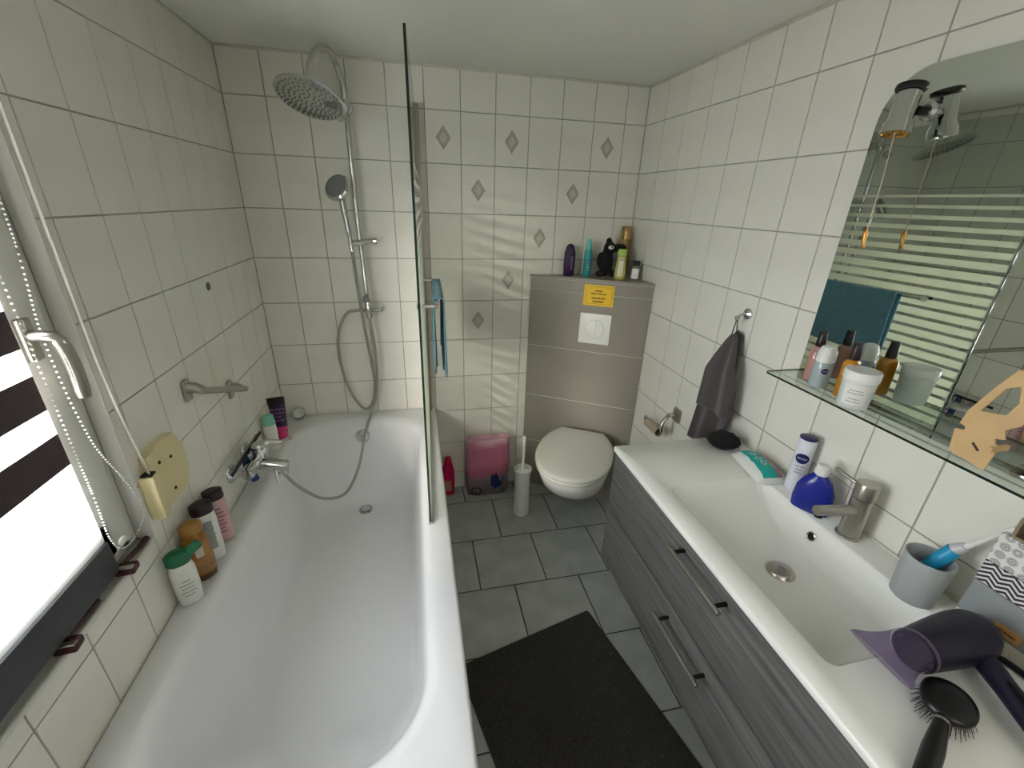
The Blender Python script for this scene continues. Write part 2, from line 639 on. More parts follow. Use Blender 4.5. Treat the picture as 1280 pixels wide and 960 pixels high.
cp = smooth_path([(0.008, -1.228, 1.92), (0.008, -1.228, 1.4), (0.008, -1.229, 1.0), (0.008, -1.232, 0.87), (0.008, -1.205, 0.822), (0.01, -1.15, 0.828),
                  (0.012, -1.122, 0.86), (0.012, -1.14, 0.95), (0.01, -1.185, 1.09), (0.008, -1.196, 1.3), (0.008, -1.172, 1.5), (0.008, -1.16, 1.92)], 40)
cm = MB()
acc = 0.0
last = cp[0]
oc = [(0, 0, 1), (1, 0, 0), (0, 1, 0), (-1, 0, 0), (0, -1, 0), (0, 0, -1)]
of = [(0, 1, 2), (0, 2, 3), (0, 3, 4), (0, 4, 1), (5, 2, 1), (5, 3, 2), (5, 4, 3), (5, 1, 4)]
for p in cp:
    acc += (p - last).length
    last = p
    if acc >= 0.0062:
        acc = 0
        cm.add([Vector(v) * 0.0026 + p for v in oc], of)
ch = obj('bead_chain', cm, 'white', bl, loc=(0.004, -(BLY0 + BLY1) / 2, -0.79))
ch['kind'] = 'stuff'
obj('chain_weight', MB().sphere((0.0, 0, 0), (0.004, 0.013, 0.009)), 'white', bl, loc=(0.012, -1.205 - (BLY0 + BLY1) / 2, 0.842 - 0.79))

# ------------------------------------------------------------------ shutter strap and winder
sw = thing('strap_winder', 'cream plastic shutter strap winder with screws on the tiles beside the window', 'winder', (0, -0.99, 0.80))
obj('mounting_plate', MB().prism([(-0.075, 0.0), (0.055, 0.0), (0.082, 0.045), (0.082, 0.115), (0.055, 0.165), (-0.01, 0.175), (-0.075, 0.165)], 0.018, RZ(R(90)) @ T(0, -0.018, 0)), 'cream', sw)
obj('winder_case', MB().box((0, -0.1, 0.0), (0.034, -0.072, 0.125), 0.005, 2), 'cream', sw)
obj('strap_slot', MB().box((0.006, -0.098, 0.124), (0.03, -0.075, 0.13), 0.002), 'dark_metal', sw)
for (y, z) in ((-0.035, 0.128), (0.015, 0.115), (-0.005, 0.03)):
    obj('screw', MB().lathe([(0.0045, 0), (0.0045, 0.002), (0.003, 0.003)], 10, T(0.018, y, z) @ RY(R(90))), 'dark_metal', sw)
obj('strap', MB().grid(lambda u, v: (0.010 + 0.012 * u + 0.004 * (1 - v), -0.083 - 0.034 * math.sin(PI * min(v * 1.6, 0.5)) - 0.008 * u, 0.13 + (1.255 - 0.13) * v), 1, 12), 'strap', sw, solid=0.0015)

# ------------------------------------------------------------------ bathtub
def rr(x0, x1, y0, y1, r, z, k=10):
    pts = []
    for (cx, cy, a0) in ((x1 - r, y1 - r, 0), (x0 + r, y1 - r, 90), (x0 + r, y0 + r, 180), (x1 - r, y0 + r, 270)):
        for j in range(k + 1):
            a = R(a0 + 90 * j / k)
            pts.append((cx + r * math.cos(a), cy + r * math.sin(a), z))
    return pts


TZ = 0.537
tub = thing('bathtub', 'white enamel bathtub with a rounded basin under the window', 'bathtub', (0, 0, 0))
X0, X1, Y0, Y1 = 0.072, 0.672, -1.615, -0.075
rings = [rr(0.0, 0.745, -1.70, 0.0, 0.006, TZ - 0.045), rr(0.0, 0.745, -1.70, 0.0, 0.008, TZ - 0.008), rr(0.002, 0.742, -1.697, -0.002, 0.008, TZ - 0.002),
         rr(0.008, 0.736, -1.69, -0.008, 0.01, TZ),
         rr(X0 - 0.012, X1 + 0.012, Y0 - 0.012, Y1 + 0.012, 0.215, TZ)]
for (ins, dz, n0, f0) in ((0, 0.003, 0, 0), (0.012, 0.014, 0.003, 0.002), (0.021, 0.035, 0.01, 0.005), (0.031, 0.10, 0.035, 0.012), (0.042, 0.19, 0.085, 0.025), (0.054, 0.28, 0.15, 0.04),
                          (0.066, 0.345, 0.205, 0.04), (0.085, 0.385, 0.25, 0.036), (0.115, 0.408, 0.29, 0.02), (0.16, 0.417, 0.34, 0.0), (0.22, 0.419, 0.42, 0.0)):
    rings.append(rr(X0 + ins, X1 - ins, Y0 + ins + n0, Y1 - ins - f0, max(0.2 - ins * 0.55, 0.07), TZ - dz))
obj('basin', MB().loft(rings, cap0=False), 'enamel', tub, smooth=60)
obj('apron', MB().box((0.70, -1.69, 0.0), (0.722, -0.002, TZ - 0.04)), 'enamel', tub)
obj('end_panel', MB().box((0.002, -1.69, 0.0), (0.70, -1.67, TZ - 0.04)), 'enamel', tub)
obj('drain', MB().lathe([(0.034, 0), (0.034, 0.003), (0.029, 0.006), (0.027, 0.003), (0.024, 0.003), (0.022, 0.009), (0.0, 0.011)], 28, T(0.372, -0.27, TZ - 0.417)), 'chrome', tub)
obj('overflow_knob', MB().lathe([(0.036, 0), (0.036, 0.006), (0.03, 0.014), (0.012, 0.018), (0.0, 0.018)], 28, T(0.375, -0.108, 0.452) @ RX(R(90 - 10))), 'chrome', tub)

# ------------------------------------------------------------------ bath screen
gs = thing('bath_screen', 'frameless glass bath screen with frosted horizontal stripes standing on the tub rim', 'bath screen', (0.712, -0.015, TZ), R(-1.9))
GL, GH = 0.905, 1.375
obj('glass_panel', MB().box((-0.003, -GL, 0.012), (0.003, -0.0, GH)), 'glass', gs, smooth=0)
obj('panel_edge', MB().box((-0.0032, -GL - 0.0025, 0.012), (0.0032, -GL, GH)), 'glass_edge', gs, smooth=0)
obj('wall_profile', MB().box((-0.012, -0.03, 0.0), (0.014, 0.012, GH + 0.005), 0.002), 'steel', gs)
obj('hinge_profile', MB().tube([(0.0, -0.034, 0.01), (0.0, -0.034, GH)], 0.009, 12), 'steel', gs)
obj('bottom_seal', MB().box((-0.006, -GL, 0.0), (0.008, -0.0, 0.014), 0.002), mat('clear_seal', (150, 152, 146), 0.3), gs)
z = GH - 0.265
k = 0
while z > 0.06:
    lw = 0.010 + 0.019 * min(1, k / 7)
    pit = 0.040 if k < 6 else 0.0425
    obj('frosted_stripe', MB().box((0.0032, -GL + 0.004, z - lw), (0.0038, -0.05, z)), 'frost', gs, smooth=0)
    z -= pit
    k += 1
rail = obj('towel_rail', MB().tube([(0.05, -0.70, 0.705), (0.05, -0.18, 0.705)], 0.006, 12), 'chrome', gs)
for y in (-0.69, -0.19):
    obj('rail_post', MB().tube([(0.0035, y, 0.705), (0.052, y, 0.705)], 0.007, 10), 'chrome', rail)
    obj('rail_knob', MB().lathe([(0.014, 0), (0.014, 0.006), (0.009, 0.01), (0, 0.01)], 16, T(-0.003, y, 0.705) @ RY(R(-90))), 'chrome', rail)

# ------------------------------------------------------------------ teal towel on the rail
M['teal'] = mat('teal_terry', (108, 158, 182), 0.95, var=0.25, vscale=160, bump=0.6, bscale=400, sheen=0.2)


def towel_pt(u, v):
    y = -0.60 + 0.40 * u
    s = v * 0.57
    rip = 0.004 * math.sin(u * 19) + 0.003 * math.sin(u * 43 + 2)
    if s < 0.28:
        return (0.015 + rip * 1.2 * (1 - s / 0.28) + 0.004, y + 0.02 * (1 - s / 0.28) * (u - 0.5), -0.28 + s)
    if s < 0.302:
        a = (s - 0.28) / 0.022 * PI
        return (0.0 + 0.019 * math.cos(a) * (1 if a < 1.57 else 0.8), y, 0.011 * math.sin(a))
    d = s - 0.302
    return (-0.015 - rip * d * 3, y, -d)


tw = obj('teal_towel', MB().grid(lambda u, v: towel_pt(u, v), 40, 44), 'teal', None, (0.768, -0.03, TZ + 0.706), (0, 0, R(-1.9)), smooth=80, solid=0.005)
tag(tw, 'teal terry towel folded over the rail of the glass bath screen', 'towel')

# ------------------------------------------------------------------ shower column
sc = thing('shower_column', 'chrome shower column with a round rain head on the back wall above the tub', 'shower', (0.452, -0.06, 1.09))
LX = lambda x, y, z: (x - 0.452, y + 0.06, z - 1.09)
obj('riser_pipe', MB().tube([LX(0.458, -0.06, 1.12), LX(0.448, -0.06, 1.50), LX(0.446, -0.06, 1.885)], 0.0095, 14), 'chrome', sc)
obj('gooseneck_arm', MB().tube(smooth_path([LX(0.446, -0.06, 1.875), LX(0.444, -0.07, 1.95), LX(0.432, -0.115, 2.012), LX(0.415, -0.18, 2.035), LX(0.392, -0.245, 2.01),
                                            LX(0.372, -0.285, 1.95), LX(0.365, -0.295, 1.885)], 8), 0.0115, 14), 'chrome', sc)
HM = T(*LX(0.365, -0.30, 1.862)) @ RY(R(10)) @ RX(R(-22))
rh = obj('rain_head', MB().lathe([(0.0, -0.008), (0.106, -0.008), (0.112, -0.004), (0.112, 0.0), (0.10, 0.006), (0.03, 0.014), (0.018, 0.03), (0.0, 0.03)], 40, HM), 'chrome', sc)
nm = MB()
for k in range(1, 7):
    for j in range(6 * k):
        a = 2 * PI * j / (6 * k) + k * 0.3
        nm.lathe([(0.0042, 0), (0.0025, -0.003)], 6, HM @ T(0.0165 * k * math.cos(a), 0.0165 * k * math.sin(a), -0.008))
M['nozzle'] = mat('grey_nozzle', (120, 120, 114), 0.5)
nz = obj('spray_nozzles', nm, 'nozzle', rh)
nz['kind'] = 'stuff'
wb = obj('wall_bracket', MB().tube([LX(0.446, -0.06, 1.885), LX(0.446, -0.002, 1.885)], 0.012, 12), 'chrome', sc)
obj('bracket_rosette', MB().lathe([(0.022, 0), (0.02, 0.006), (0.012, 0.009)], 20, T(*LX(0.446, -0.001, 1.885)) @ RX(R(90))), 'chrome', wb)
obj('pipe_collar', MB().lathe([(0.014, -0.02), (0.018, -0.008), (0.018, 0.012), (0.013, 0.02)], 18, T(*LX(0.446, -0.06, 1.885))), 'chrome', sc)
obj('swivel_ball', MB().sphere(LX(0.428, -0.095, 1.845), 0.019, 20, 12), 'chrome', sc)
sl = obj('slider_holder', MB().tube([LX(0.412, -0.075, 1.376), LX(0.505, -0.055, 1.385)], 0.0125, 16), 'chrome', sc)
obj('slider_knob', MB().lathe([(0.014, 0), (0.016, 0.012), (0.012, 0.016)], 16, T(*LX(0.505, -0.055, 1.385)) @ RY(R(90))), 'chrome', sl)
dv = obj('diverter_valve', MB().lathe([(0.015, -0.04), (0.018, -0.02), (0.018, 0.03), (0.012, 0.05)], 18, T(*LX(0.459, -0.06, 1.085))), 'chrome', sc)
obj('diverter_cross', MB().tube([LX(0.412, -0.06, 1.082), LX(0.515, -0.06, 1.082)], 0.008, 12), 'chrome', dv)
obj('diverter_knob', MB().lathe([(0.013, 0), (0.017, 0.01), (0.017, 0.022), (0.009, 0.03)], 16, T(*LX(0.455, -0.075, 1.14)) @ RX(R(90))), 'chrome', dv)
obj('wall_elbow', MB().tube([LX(0.515, -0.06, 1.082), LX(0.52, -0.03, 1.082), LX(0.52, -0.002, 1.082)], 0.009, 12), 'chrome', dv)
sup = [(0.459, -0.06, 1.05), (0.470, -0.06, 0.88), (0.462, -0.055, 0.70), (0.435, -0.05, 0.585), (0.395, -0.13, 0.49), (0.36, -0.24, 0.36), (0.31, -0.36, 0.30),
       (0.24, -0.47, 0.36), (0.175, -0.54, 0.48), (0.14, -0.575, 0.575)]
obj('supply_hose', MB().tube([LX(*p) for p in smooth_path(sup, 10)], 0.0065, 10), 'hose', sc)

hs = thing('hand_shower', 'chrome hand shower with a long metal hose clipped in the riser slider', 'hand shower', (0.415, -0.085, 1.37))
LH = lambda x, y, z: (x - 0.415, y + 0.085, z - 1.37)
obj('handle', MB().tube(smooth_path([LH(0.417, -0.082, 1.345), LH(0.412, -0.087, 1.42), LH(0.405, -0.094, 1.50), LH(0.402, -0.105, 1.56)], 6), [0.009] * 6 + [0.012] * 6 + [0.014] * 6 + [0.02], 14), 'chrome', hs)
HH = T(*LH(0.398, -0.122, 1.588)) @ RZ(R(-28)) @ RX(R(62))
sh = obj('spray_head', MB().lathe([(0.0, 0.022), (0.048, 0.022), (0.054, 0.016), (0.054, 0.006), (0.042, -0.012), (0.0, -0.02)], 30, HH), 'chrome', hs)
obj('spray_plate', MB().lathe([(0.0, 0.0236), (0.044, 0.0236), (0.046, 0.021)], 30, HH), mat('grey_spray_plate', (128, 130, 130), 0.35), sh)
hp = [(0.417, -0.082, 1.345), (0.421, -0.07, 1.2), (0.432, -0.058, 1.0), (0.447, -0.05, 0.82), (0.452, -0.047, 0.70), (0.43, -0.045, 0.60), (0.385, -0.045, 0.575),
      (0.33, -0.045, 0.68), (0.302, -0.045, 0.85), (0.315, -0.048, 0.98), (0.36, -0.055, 1.065), (0.412, -0.06, 1.082)]
obj('hose', MB().tube([LH(*p) for p in smooth_path(hp, 10)], 0.0068, 10), 'hose', hs)

# ------------------------------------------------------------------ bath mixer on the left wall
mx = thing('bath_mixer', 'chrome single lever bath mixer on the tiled wall over the tub', 'tap', (0, -0.585, 0.645))
for y in (-0.075, 0.075):
    obj('wall_rosette', MB().lathe([(0.034, 0), (0.032, 0.008), (0.022, 0.016), (0.016, 0.022), (0.016, 0.05)], 24, T(0.0005, y, 0) @ RY(R(90))), 'chrome', mx)
obj('body', MB().lathe([(0.012, -0.10), (0.02, -0.096), (0.023, -0.085), (0.023, 0.085), (0.02, 0.096), (0.012, 0.10)], 20, T(0.06, 0, 0) @ RX(R(90))), 'chrome', mx)
obj('spout', MB().tube([(0.05, 0.0, -0.012), (0.11, 0.0, -0.02), (0.165, 0.0, -0.032)], [0.022, 0.0215, 0.021], 18), 'chrome', mx)
obj('spout_outlet', MB().tube([(0.148, 0, -0.03), (0.15, 0, -0.065)], [0.016, 0.014], 16), 'chrome', mx)
obj('cartridge', MB().lathe([(0.024, 0), (0.026, 0.02), (0.026, 0.045), (0.02, 0.055), (0.0, 0.057)], 20, T(0.075, 0.01, 0.012)), 'chrome', mx)
lv = obj('lever', MB().tube(smooth_path([(0.075, 0.01, 0.06), (0.11, 0.014, 0.066), (0.15, 0.018, 0.062), (0.185, 0.022, 0.074)], 6), [0.014] * 6 + [0.011] * 6 + [0.0075] * 7, 12), 'chrome', mx)
obj('hose_outlet', MB().tube([(0.10, 0.0, -0.03), (0.125, 0.005, -0.07), (0.14, 0.01, -0.075)], 0.009, 12), 'chrome', mx)
obj('diverter_pull', MB().tube([(0.125, -0.012, -0.04), (0.132, -0.03, -0.085)], [0.005, 0.007], 10), 'chrome', mx)

sq = thing('squeegee', 'squeegee with a black rubber blade and blue handle tucked behind the bath mixer', 'squeegee', (0.03, -0.60, 0.672))
SM = RY(R(-12))
obj('blade', MB().box((0.016, -0.15, 0.012), (0.021, 0.15, 0.024), 0.001, 1, SM), 'rubber', sq)
obj('blade_holder', MB().box((0.004, -0.14, 0.011), (0.017, 0.14, 0.021), 0.003, 2, SM), mat('grey_plastic', (150, 152, 150), 0.4), sq)
M['blue_pl'] = mat('blue_plastic', (24, 58, 120), 0.35)
obj('handle', MB().tube([(0.0, 0.0, 0.01), (0.005, 0.0, -0.04), (0.02, -0.0, -0.10)], [0.011, 0.015, 0.014], 12), 'blue_pl', sq)

# ------------------------------------------------------------------ grab handle, plug cap
gh = thing('grab_handle', 'slanted chrome grab handle with two posts on the tiles above the bath mixer', 'grab handle', (0, -0.62, 0.95))
pa, pb = Vector((0.045, -0.170, 0.072)), Vector((0.045, 0.10, -0.042))
obj('bar', MB().tube([pa - Vector((0, 0.012, -0.004)), pb + Vector((0, 0.025, -0.008))], 0.010, 14), 'steel', gh)
for p in (pa, pb):
    po_ = obj('post', MB().box((0.0, p.y - 0.017, p.z - 0.03), (0.012, p.y + 0.017, p.z + 0.035), 0.005, 2), 'steel', gh)
    obj('arm', MB().tube([(0.006, p.y, p.z + 0.012), (0.03, p.y, p.z + 0.010), (0.046, p.y, p.z)], [0.017, 0.015, 0.013], 12), 'steel', po_)
tag(obj('plug_cap', MB().lathe([(0.0135, 0), (0.0135, 0.002), (0.010, 0.004), (0.007, 0.003), (0, 0.003)], 20, RY(R(90))), mat('grey_cap', (74, 74, 68), 0.5), None, (0.0, -0.487, 1.271)),
    'small dark round plug cap set in a wall tile above the grab handle', 'plug cap')

# ------------------------------------------------------------------ razors on the sill
M['maroon'] = mat('dark_maroon_plastic', (62, 26, 32), 0.25)
for i, (y, lab) in enumerate(((-1.10, 'dark maroon razor on the window sill at the corner of the window frame'), (-1.285, 'dark maroon razor on the window sill below the blind bar'))):
    rz = thing('razor', lab, 'razor', (-0.008, y, WZ0 + 0.001), 0, 'razors on the window sill')
    obj('handle', MB().tube(smooth_path([(0.0, -0.015, 0.007), (0.003, -0.05, 0.010), (0.0, -0.09, 0.012), (0.002, -0.105, 0.012)], 5), [0.007] * 5 + [0.0062] * 5 + [0.0045] * 6, 10), 'maroon', rz)
    hd_ = obj('head', MB().box((-0.018, -0.135, 0.002), (0.020, -0.105, 0.020), 0.005, 2, RZ(R(6))), 'maroon', rz)
    obj('blade_strip', MB().box((-0.016, -0.132, 0.018), (0.018, -0.12, 0.0212), 0.001, 1, RZ(R(6))), 'steel', hd_)

# ------------------------------------------------------------------ bottles on the tub rim
def bottle(name, label, cat, loc, rotz, body, bmat, cap=None, cmat=None, group=None, tilt=0.0):
    t = thing(name, label, cat, loc, rotz, group)
    if tilt:
        t.rotation_euler = (tilt, 0, rotz)
    b = obj('body', shell(body), bmat, t, smooth=50)
    c = obj('cap', shell(cap), cmat, t, smooth=40) if cap else None
    return t, b, c


M['shampoo_white'] = mat('shampoo_white', (222, 222, 214), 0.3)
M['green_cap'] = mat('green_cap', (14, 96, 62), 0.35)
M['amber'] = mat('amber_gel', (170, 116, 30), 0.15, var=0.45, vscale=30, coat=0.5)
M['maroon_cap'] = mat('brown_black_cap', (40, 26, 30), 0.3)
M['pink_body'] = mat('pale_pink_plastic', (204, 162, 164), 0.35)
M['grey_lbl'] = mat('grey_label', (148, 152, 152), 0.5)
M['dim_print'] = mat('dim_print', (150, 168, 150), 0.6)
M['rose_print'] = mat('rose_print', (150, 90, 110), 0.6)
RZ0 = TZ + 0.0003

p = [(0, .022, .015, 2.4), (.004, .027, .018, 2.5), (.05, .0295, .019, 2.5), (.11, .029, .019, 2.5), (.128, .025, .017, 2.4), (.133, .021, .015, 2.2)]
t, b, c = bottle('shampoo_bottle', 'white shampoo bottle with a wide green flip cap on the tub rim', 'bottle', (0.036, -1.105, RZ0), R(34),
                 p, 'shampoo_white', [(.132, .024, .016, 2.2), (.137, .029, .018, 2.3), (.162, .029, .018, 2.2), (.170, .022, .014, 2), (.172, .01, .007, 2)], 'green_cap')
obj('flip_lid', shell([(0, .011, .008, 2.4), (.004, .014, .010, 2.4), (.026, .013, .009, 2.3), (.031, .009, .006, 2)], 20, T(0.024, -0.004, 0.158) @ RY(R(62))), 'green_cap', c)
obj('label_print', on_shell(*bars_flat([.5, .8, .7, .8, .6], .034, .06, .4), p, .06, R(-90)), 'dim_print', b, smooth=0)

p = [(0, .022, .018, 2.2), (.004, .030, .020, 2.4), (.05, .0335, .021, 2.4), (.12, .033, .021, 2.4), (.15, .029, .019, 2.2), (.16, .016, .014, 2)]
t, b, c = bottle('shower_gel_bottle', 'amber shower gel bottle with a dark foot on the tub rim', 'bottle', (0.036, -1.022, RZ0), R(36),
                 p, 'amber', [(.159, .016, .015, 2), (.161, .028, .019, 2.2), (.186, .027, .018, 2.2), (.192, .021, .014, 2)], mat('ochre_cap', (150, 108, 48), 0.35))
obj('dark_foot', shell([(-0.0001, .0225, .0185, 2.2), (.004, .0306, .0206, 2.4), (.022, .0318, .0213, 2.4)]), mat('dark_amber', (74, 44, 14), 0.3), b)
obj('paper_label', patch(p, .085, .125, R(-112), R(-62)), mat('pale_label', (196, 184, 158), 0.6), b)

p = [(0, .023, .016, 2.6), (.004, .0285, .019, 2.8), (.06, .030, .020, 2.8), (.14, .030, .020, 2.8), (.165, .028, .019, 2.6), (.168, .027, .018, 2.6)]
t, b, c = bottle('conditioner_bottle', 'white bottle with grey label and dark brown cap on the tub rim', 'bottle', (0.035, -0.948, RZ0), R(34),
                 p, 'shampoo_white', [(.167, .028, .019, 2.4), (.171, .0295, .020, 2.4), (.198, .0285, .019, 2.3), (.203, .022, .015, 2)], 'maroon_cap')
obj('grey_label', patch(p, .045, .145, R(-125), R(-58)), 'grey_lbl', b)
obj('label_print', on_shell(*bars_flat([.8, .6, .9, .8, .5, .8], .036, .07, .35, 4), p, .09, R(-92)), 'dim_print', b, smooth=0)
p2 = [(0, .022, .015, 2.6), (.004, .027, .018, 2.8), (.06, .0285, .019, 2.8), (.135, .0285, .019, 2.8), (.155, .027, .018, 2.6), (.158, .026, .017, 2.6)]
t, b, c = bottle('lotion_bottle', 'pale pink bottle with dark brown cap on the tub rim', 'bottle', (0.034, -0.870, RZ0), R(32),
                 p2, 'pink_body', [(.157, .026, .018, 2.4), (.161, .0285, .019, 2.4), (.187, .027, .018, 2.3), (.191, .021, .014, 2)], 'maroon_cap')
obj('label_print', on_shell(*bars_flat([.5, .8, .9, .6, .8, .5, .7], .03, .10, .5, 9), p2, .085, R(-90)), 'rose_print', b, smooth=0)

p = [(0, .020, .016, 2.2), (.004, .025, .018, 2.4), (.09, .026, .019, 2.4), (.118, .024, .018, 2.3), (.12, .023, .017, 2.2)]
bottle('mint_cap_bottle', 'white bottle with mint green cap behind the bath mixer', 'bottle', (0.034, -0.318, RZ0), R(22),
       p, 'shampoo_white', [(.119, .024, .018, 2.2), (.124, .025, .0185, 2.2), (.158, .022, .016, 2.2), (.166, .015, .011, 2)], mat('mint_cap', (128, 196, 172), 0.4))
p = [(0, .021, .020, 2), (.004, .0225, .0215, 2), (.03, .0225, .0215, 2), (.034, .026, .020, 2.2), (.10, .030, .012, 2.4), (.17, .033, .004, 3), (.19, .034, .002, 4), (.202, .034, .002, 4)]
M['tube_print'] = mat('black_violet_tube', (48, 26, 58), 0.3)
t, b, c = bottle('hair_mask_tube', 'black and purple hair care tube standing on its pink cap on the tub rim', 'tube', (0.046, -0.222, RZ0), R(12), p, 'tube_print')
obj('pink_cap', shell([(-0.0001, .0215, .0205, 2), (.004, .0235, .0225, 2), (.03, .0235, .0225, 2), (.05, .0278, .0202, 2.2), (.062, .0287, .0182, 2.2)]), mat('hot_pink', (206, 56, 110), 0.35), b)
obj('crimp_band', patch(p, .168, .2015, R(-179), R(181), .0008, 30, 3), 'black', b)
obj('label_print', on_shell(*bars_flat([.6, .9, .5, .8], .036, .07, .4, 12), p, .12, R(-90)), mat('violet_print', (124, 84, 140), 0.5), b, smooth=0)

dc = thing('soap_cup', 'small silver cup with white lining at the far corner of the tub rim', 'cup', (0.078, -0.040, RZ0))
CMx = T(0, 0, 0.027) @ RX(R(35)) @ RY(R(8))
obj('shell', MB().lathe([(0.0, -0.022), (0.016, -0.020), (0.026, -0.008), (0.029, 0.010), (0.0275, 0.010), (0.024, -0.005), (0.0, -0.010)], 26, CMx), 'steel', dc)
obj('lining', MB().lathe([(0.0268, 0.0095), (0.022, 0.006), (0.0, 0.005)], 26, CMx, cap0=False), mat('pale_soap', (206, 212, 204), 0.4), dc)

# ------------------------------------------------------------------ corner box for the toilet
A_ = Vector((BX, 0, 0))
B_ = Vector((W, BY, 0))
U_ = (B_ - A_).normalized()
N_ = Vector((U_.y, -U_.x, 0)) * 1.0
FL = (B_ - A_).length
BROT = math.atan2(U_.y, U_.x)
box = thing('corner_box', 'triangular taupe tiled corner box behind the toilet', 'corner box', (BX, 0, 0), BROT)
inv = (T(BX, 0, 0) @ RZ(BROT)).inverted()
loc = lambda x, y, z: inv @ Vector((x, y, z))
tri = [loc(BX + 0.006, 0, 0), loc(W, 0, 0), loc(W, BY + 0.004, 0)]
core = MB().loft([[(p.x, -0.0022 if p.y < .02 else p.y, z) for p in tri] for z in (0.0, 1.222)])
obj('core', core, 'joint', box, smooth=0)
tl_ = [loc(BX - 0.004, 0, 0), loc(W - 0.001, 0, 0), loc(W - 0.001, BY - 0.006, 0)]
obj('top_slab', MB().loft([[(p.x, p.y, z) for p in tl_] for z in (1.222, 1.235)]), 'grey_tile', box, smooth=0)
zz = [0.0, 0.30, 0.5865, 0.872, 1.164, 1.2215]
for a, b in zip(zz, zz[1:]):
    me = tile_mesh(FL - 0.004, b - a - 0.003, 'grey_tile', 0.008)
    obj('panel_tile', me, 'grey_tile', box, (FL / 2, -0.004, (a + b) / 2))
CX = FL / 2 + 0.046
fp = obj('flush_plate', MB().box((CX - 0.0765, -0.014, 0.919), (CX + 0.0765, -0.0035, 1.072), 0.004, 2), 'white', box)
obj('flush_button', MB().lathe([(0.046, 0), (0.046, 0.002), (0.043, 0.0035), (0.0, 0.0035)], 36, T(CX, -0.0138, 0.995) @ RX(R(90))), 'white', fp)
obj('button_gap', MB().lathe([(0.048, 0), (0.048, 0.0006), (0.0465, 0.0006)], 36, T(CX, -0.0138, 0.995) @ RX(R(90)), cap1=False), mat('pale_grey', (176, 176, 168), 0.5), fp)
obj('button_split', MB().box((CX + 0.006, -0.0176, 0.953), (CX + 0.0075, -0.017, 1.037)), mat('pale_grey_line', (176, 176, 168), 0.5), fp)

st = thing('yellow_sticker', 'yellow notice sticker with dark lettering above the flush plate', 'sticker', tuple(box.matrix_basis @ Vector((CX + 0.002, -0.0045, 1.16))), BROT)
M['yellow'] = mat('sticker_yellow', (236, 192, 20), 0.4)
M['ink'] = mat('dark_ink', (96, 74, 8), 0.6)
obj('sheet', MB().box((-0.072, -0.001, -0.0505), (0.072, 0.0, 0.0505)), 'yellow', st, smooth=0)
br = MB()
for (a, b, c, d) in ((-0.062, -0.0405, 0.062, -0.0395), (-0.062, 0.0395, 0.062, 0.0405), (-0.062, -0.0405, -0.061, 0.0405), (0.061, -0.0405, 0.062, 0.0405)):
    br.box((a, -0.0013, b), (c, -0.0009, d))
obj('border_line', br, 'ink', st, smooth=0)
for (ww, zc, hh, sd) in ((0.034, 0.022, 0.010, 1), (0.075, 0.008, 0.008, 2), (0.066, -0.013, 0.010, 3), (0.054, -0.029, 0.011, 4)):
    vs, fs = bars_flat([1.0], ww, hh, 0.75, sd)
    obj('print_line', MB().add([(v[0], -0.0014, zc + v[1]) for v in vs], fs), 'ink', st, smooth=0)

# ------------------------------------------------------------------ toilet
Mc = (A_ + U_ * CX)
tk = thing('toilet', 'white wall hung toilet with closed lid under the flush plate', 'toilet', (Mc.x, Mc.y, 0), BROT)


def dshape(w, L, wb, b0, z, n=44, ex=2.2):
    """D outline: a across (local x), b outwards (local -y)"""
    pts = []
    wl = L * 0.52
    for j in range(n):
        a = -PI * 0.0 + PI * j / (n - 1)      # 0..pi round the front
        x = w * math.copysign(abs(math.cos(a)) ** (2 / ex), math.cos(a))
        y = b0 + (L - wl) + wl * abs(math.sin(a)) ** (2 / ex)
        pts.append((x, -y, z))
    back = [(-w * 0.985, b0 + (L - wl) * 0.7), (-w * 0.9, b0 + (L - wl) * 0.42), ((-w - wb) / 2 * 0.94, b0 + (L - wl) * 0.2), (-wb, b0 + 0.004), (-wb + 0.012, b0)]
    pts += [(x, -y, z) for x, y in back] + [(-x, -y, z) for x, y in back[::-1]]
    return pts


LZ = 0.442
obj('bowl', MB().loft([dshape(0.085, 0.16, 0.075, 0.004, 0.15), dshape(0.105, 0.22, 0.09, 0.004, 0.165), dshape(0.13, 0.30, 0.10, 0.004, 0.19), dshape(0.15, 0.375, 0.11, 0.004, 0.235),
                       dshape(0.164, 0.44, 0.12, 0.004, 0.29), dshape(0.172, 0.485, 0.125, 0.004, 0.35), dshape(0.176, 0.512, 0.13, 0.004, LZ - 0.042), dshape(0.174, 0.510, 0.13, 0.004, LZ - 0.036)]), 'ceramic', tk, smooth=60)
obj('seat_ring', MB().loft([dshape(0.178, 0.475, 0.12, 0.05, LZ - 0.035), dshape(0.182, 0.48, 0.122, 0.048, LZ - 0.03), dshape(0.182, 0.48, 0.122, 0.048, LZ - 0.02), dshape(0.179, 0.475, 0.12, 0.05, LZ - 0.017)]), 'seat', tk, smooth=60)
obj('lid', MB().loft([dshape(0.18, 0.48, 0.115, 0.048, LZ - 0.015), dshape(0.186, 0.487, 0.119, 0.045, LZ - 0.011), dshape(0.186, 0.487, 0.119, 0.045, LZ - 0.002), dshape(0.182, 0.482, 0.116, 0.048, LZ + 0.003),
                      dshape(0.165, 0.455, 0.105, 0.06, LZ + 0.0065), dshape(0.10, 0.32, 0.065, 0.12, LZ + 0.008)]), 'seat', tk, smooth=60)
for s in (-1, 1):
    obj('hinge', MB().lathe([(0.014, 0), (0.014, 0.012), (0.011, 0.016)], 16, T(s * 0.075, -0.030, LZ - 0.036)), 'chrome', tk)

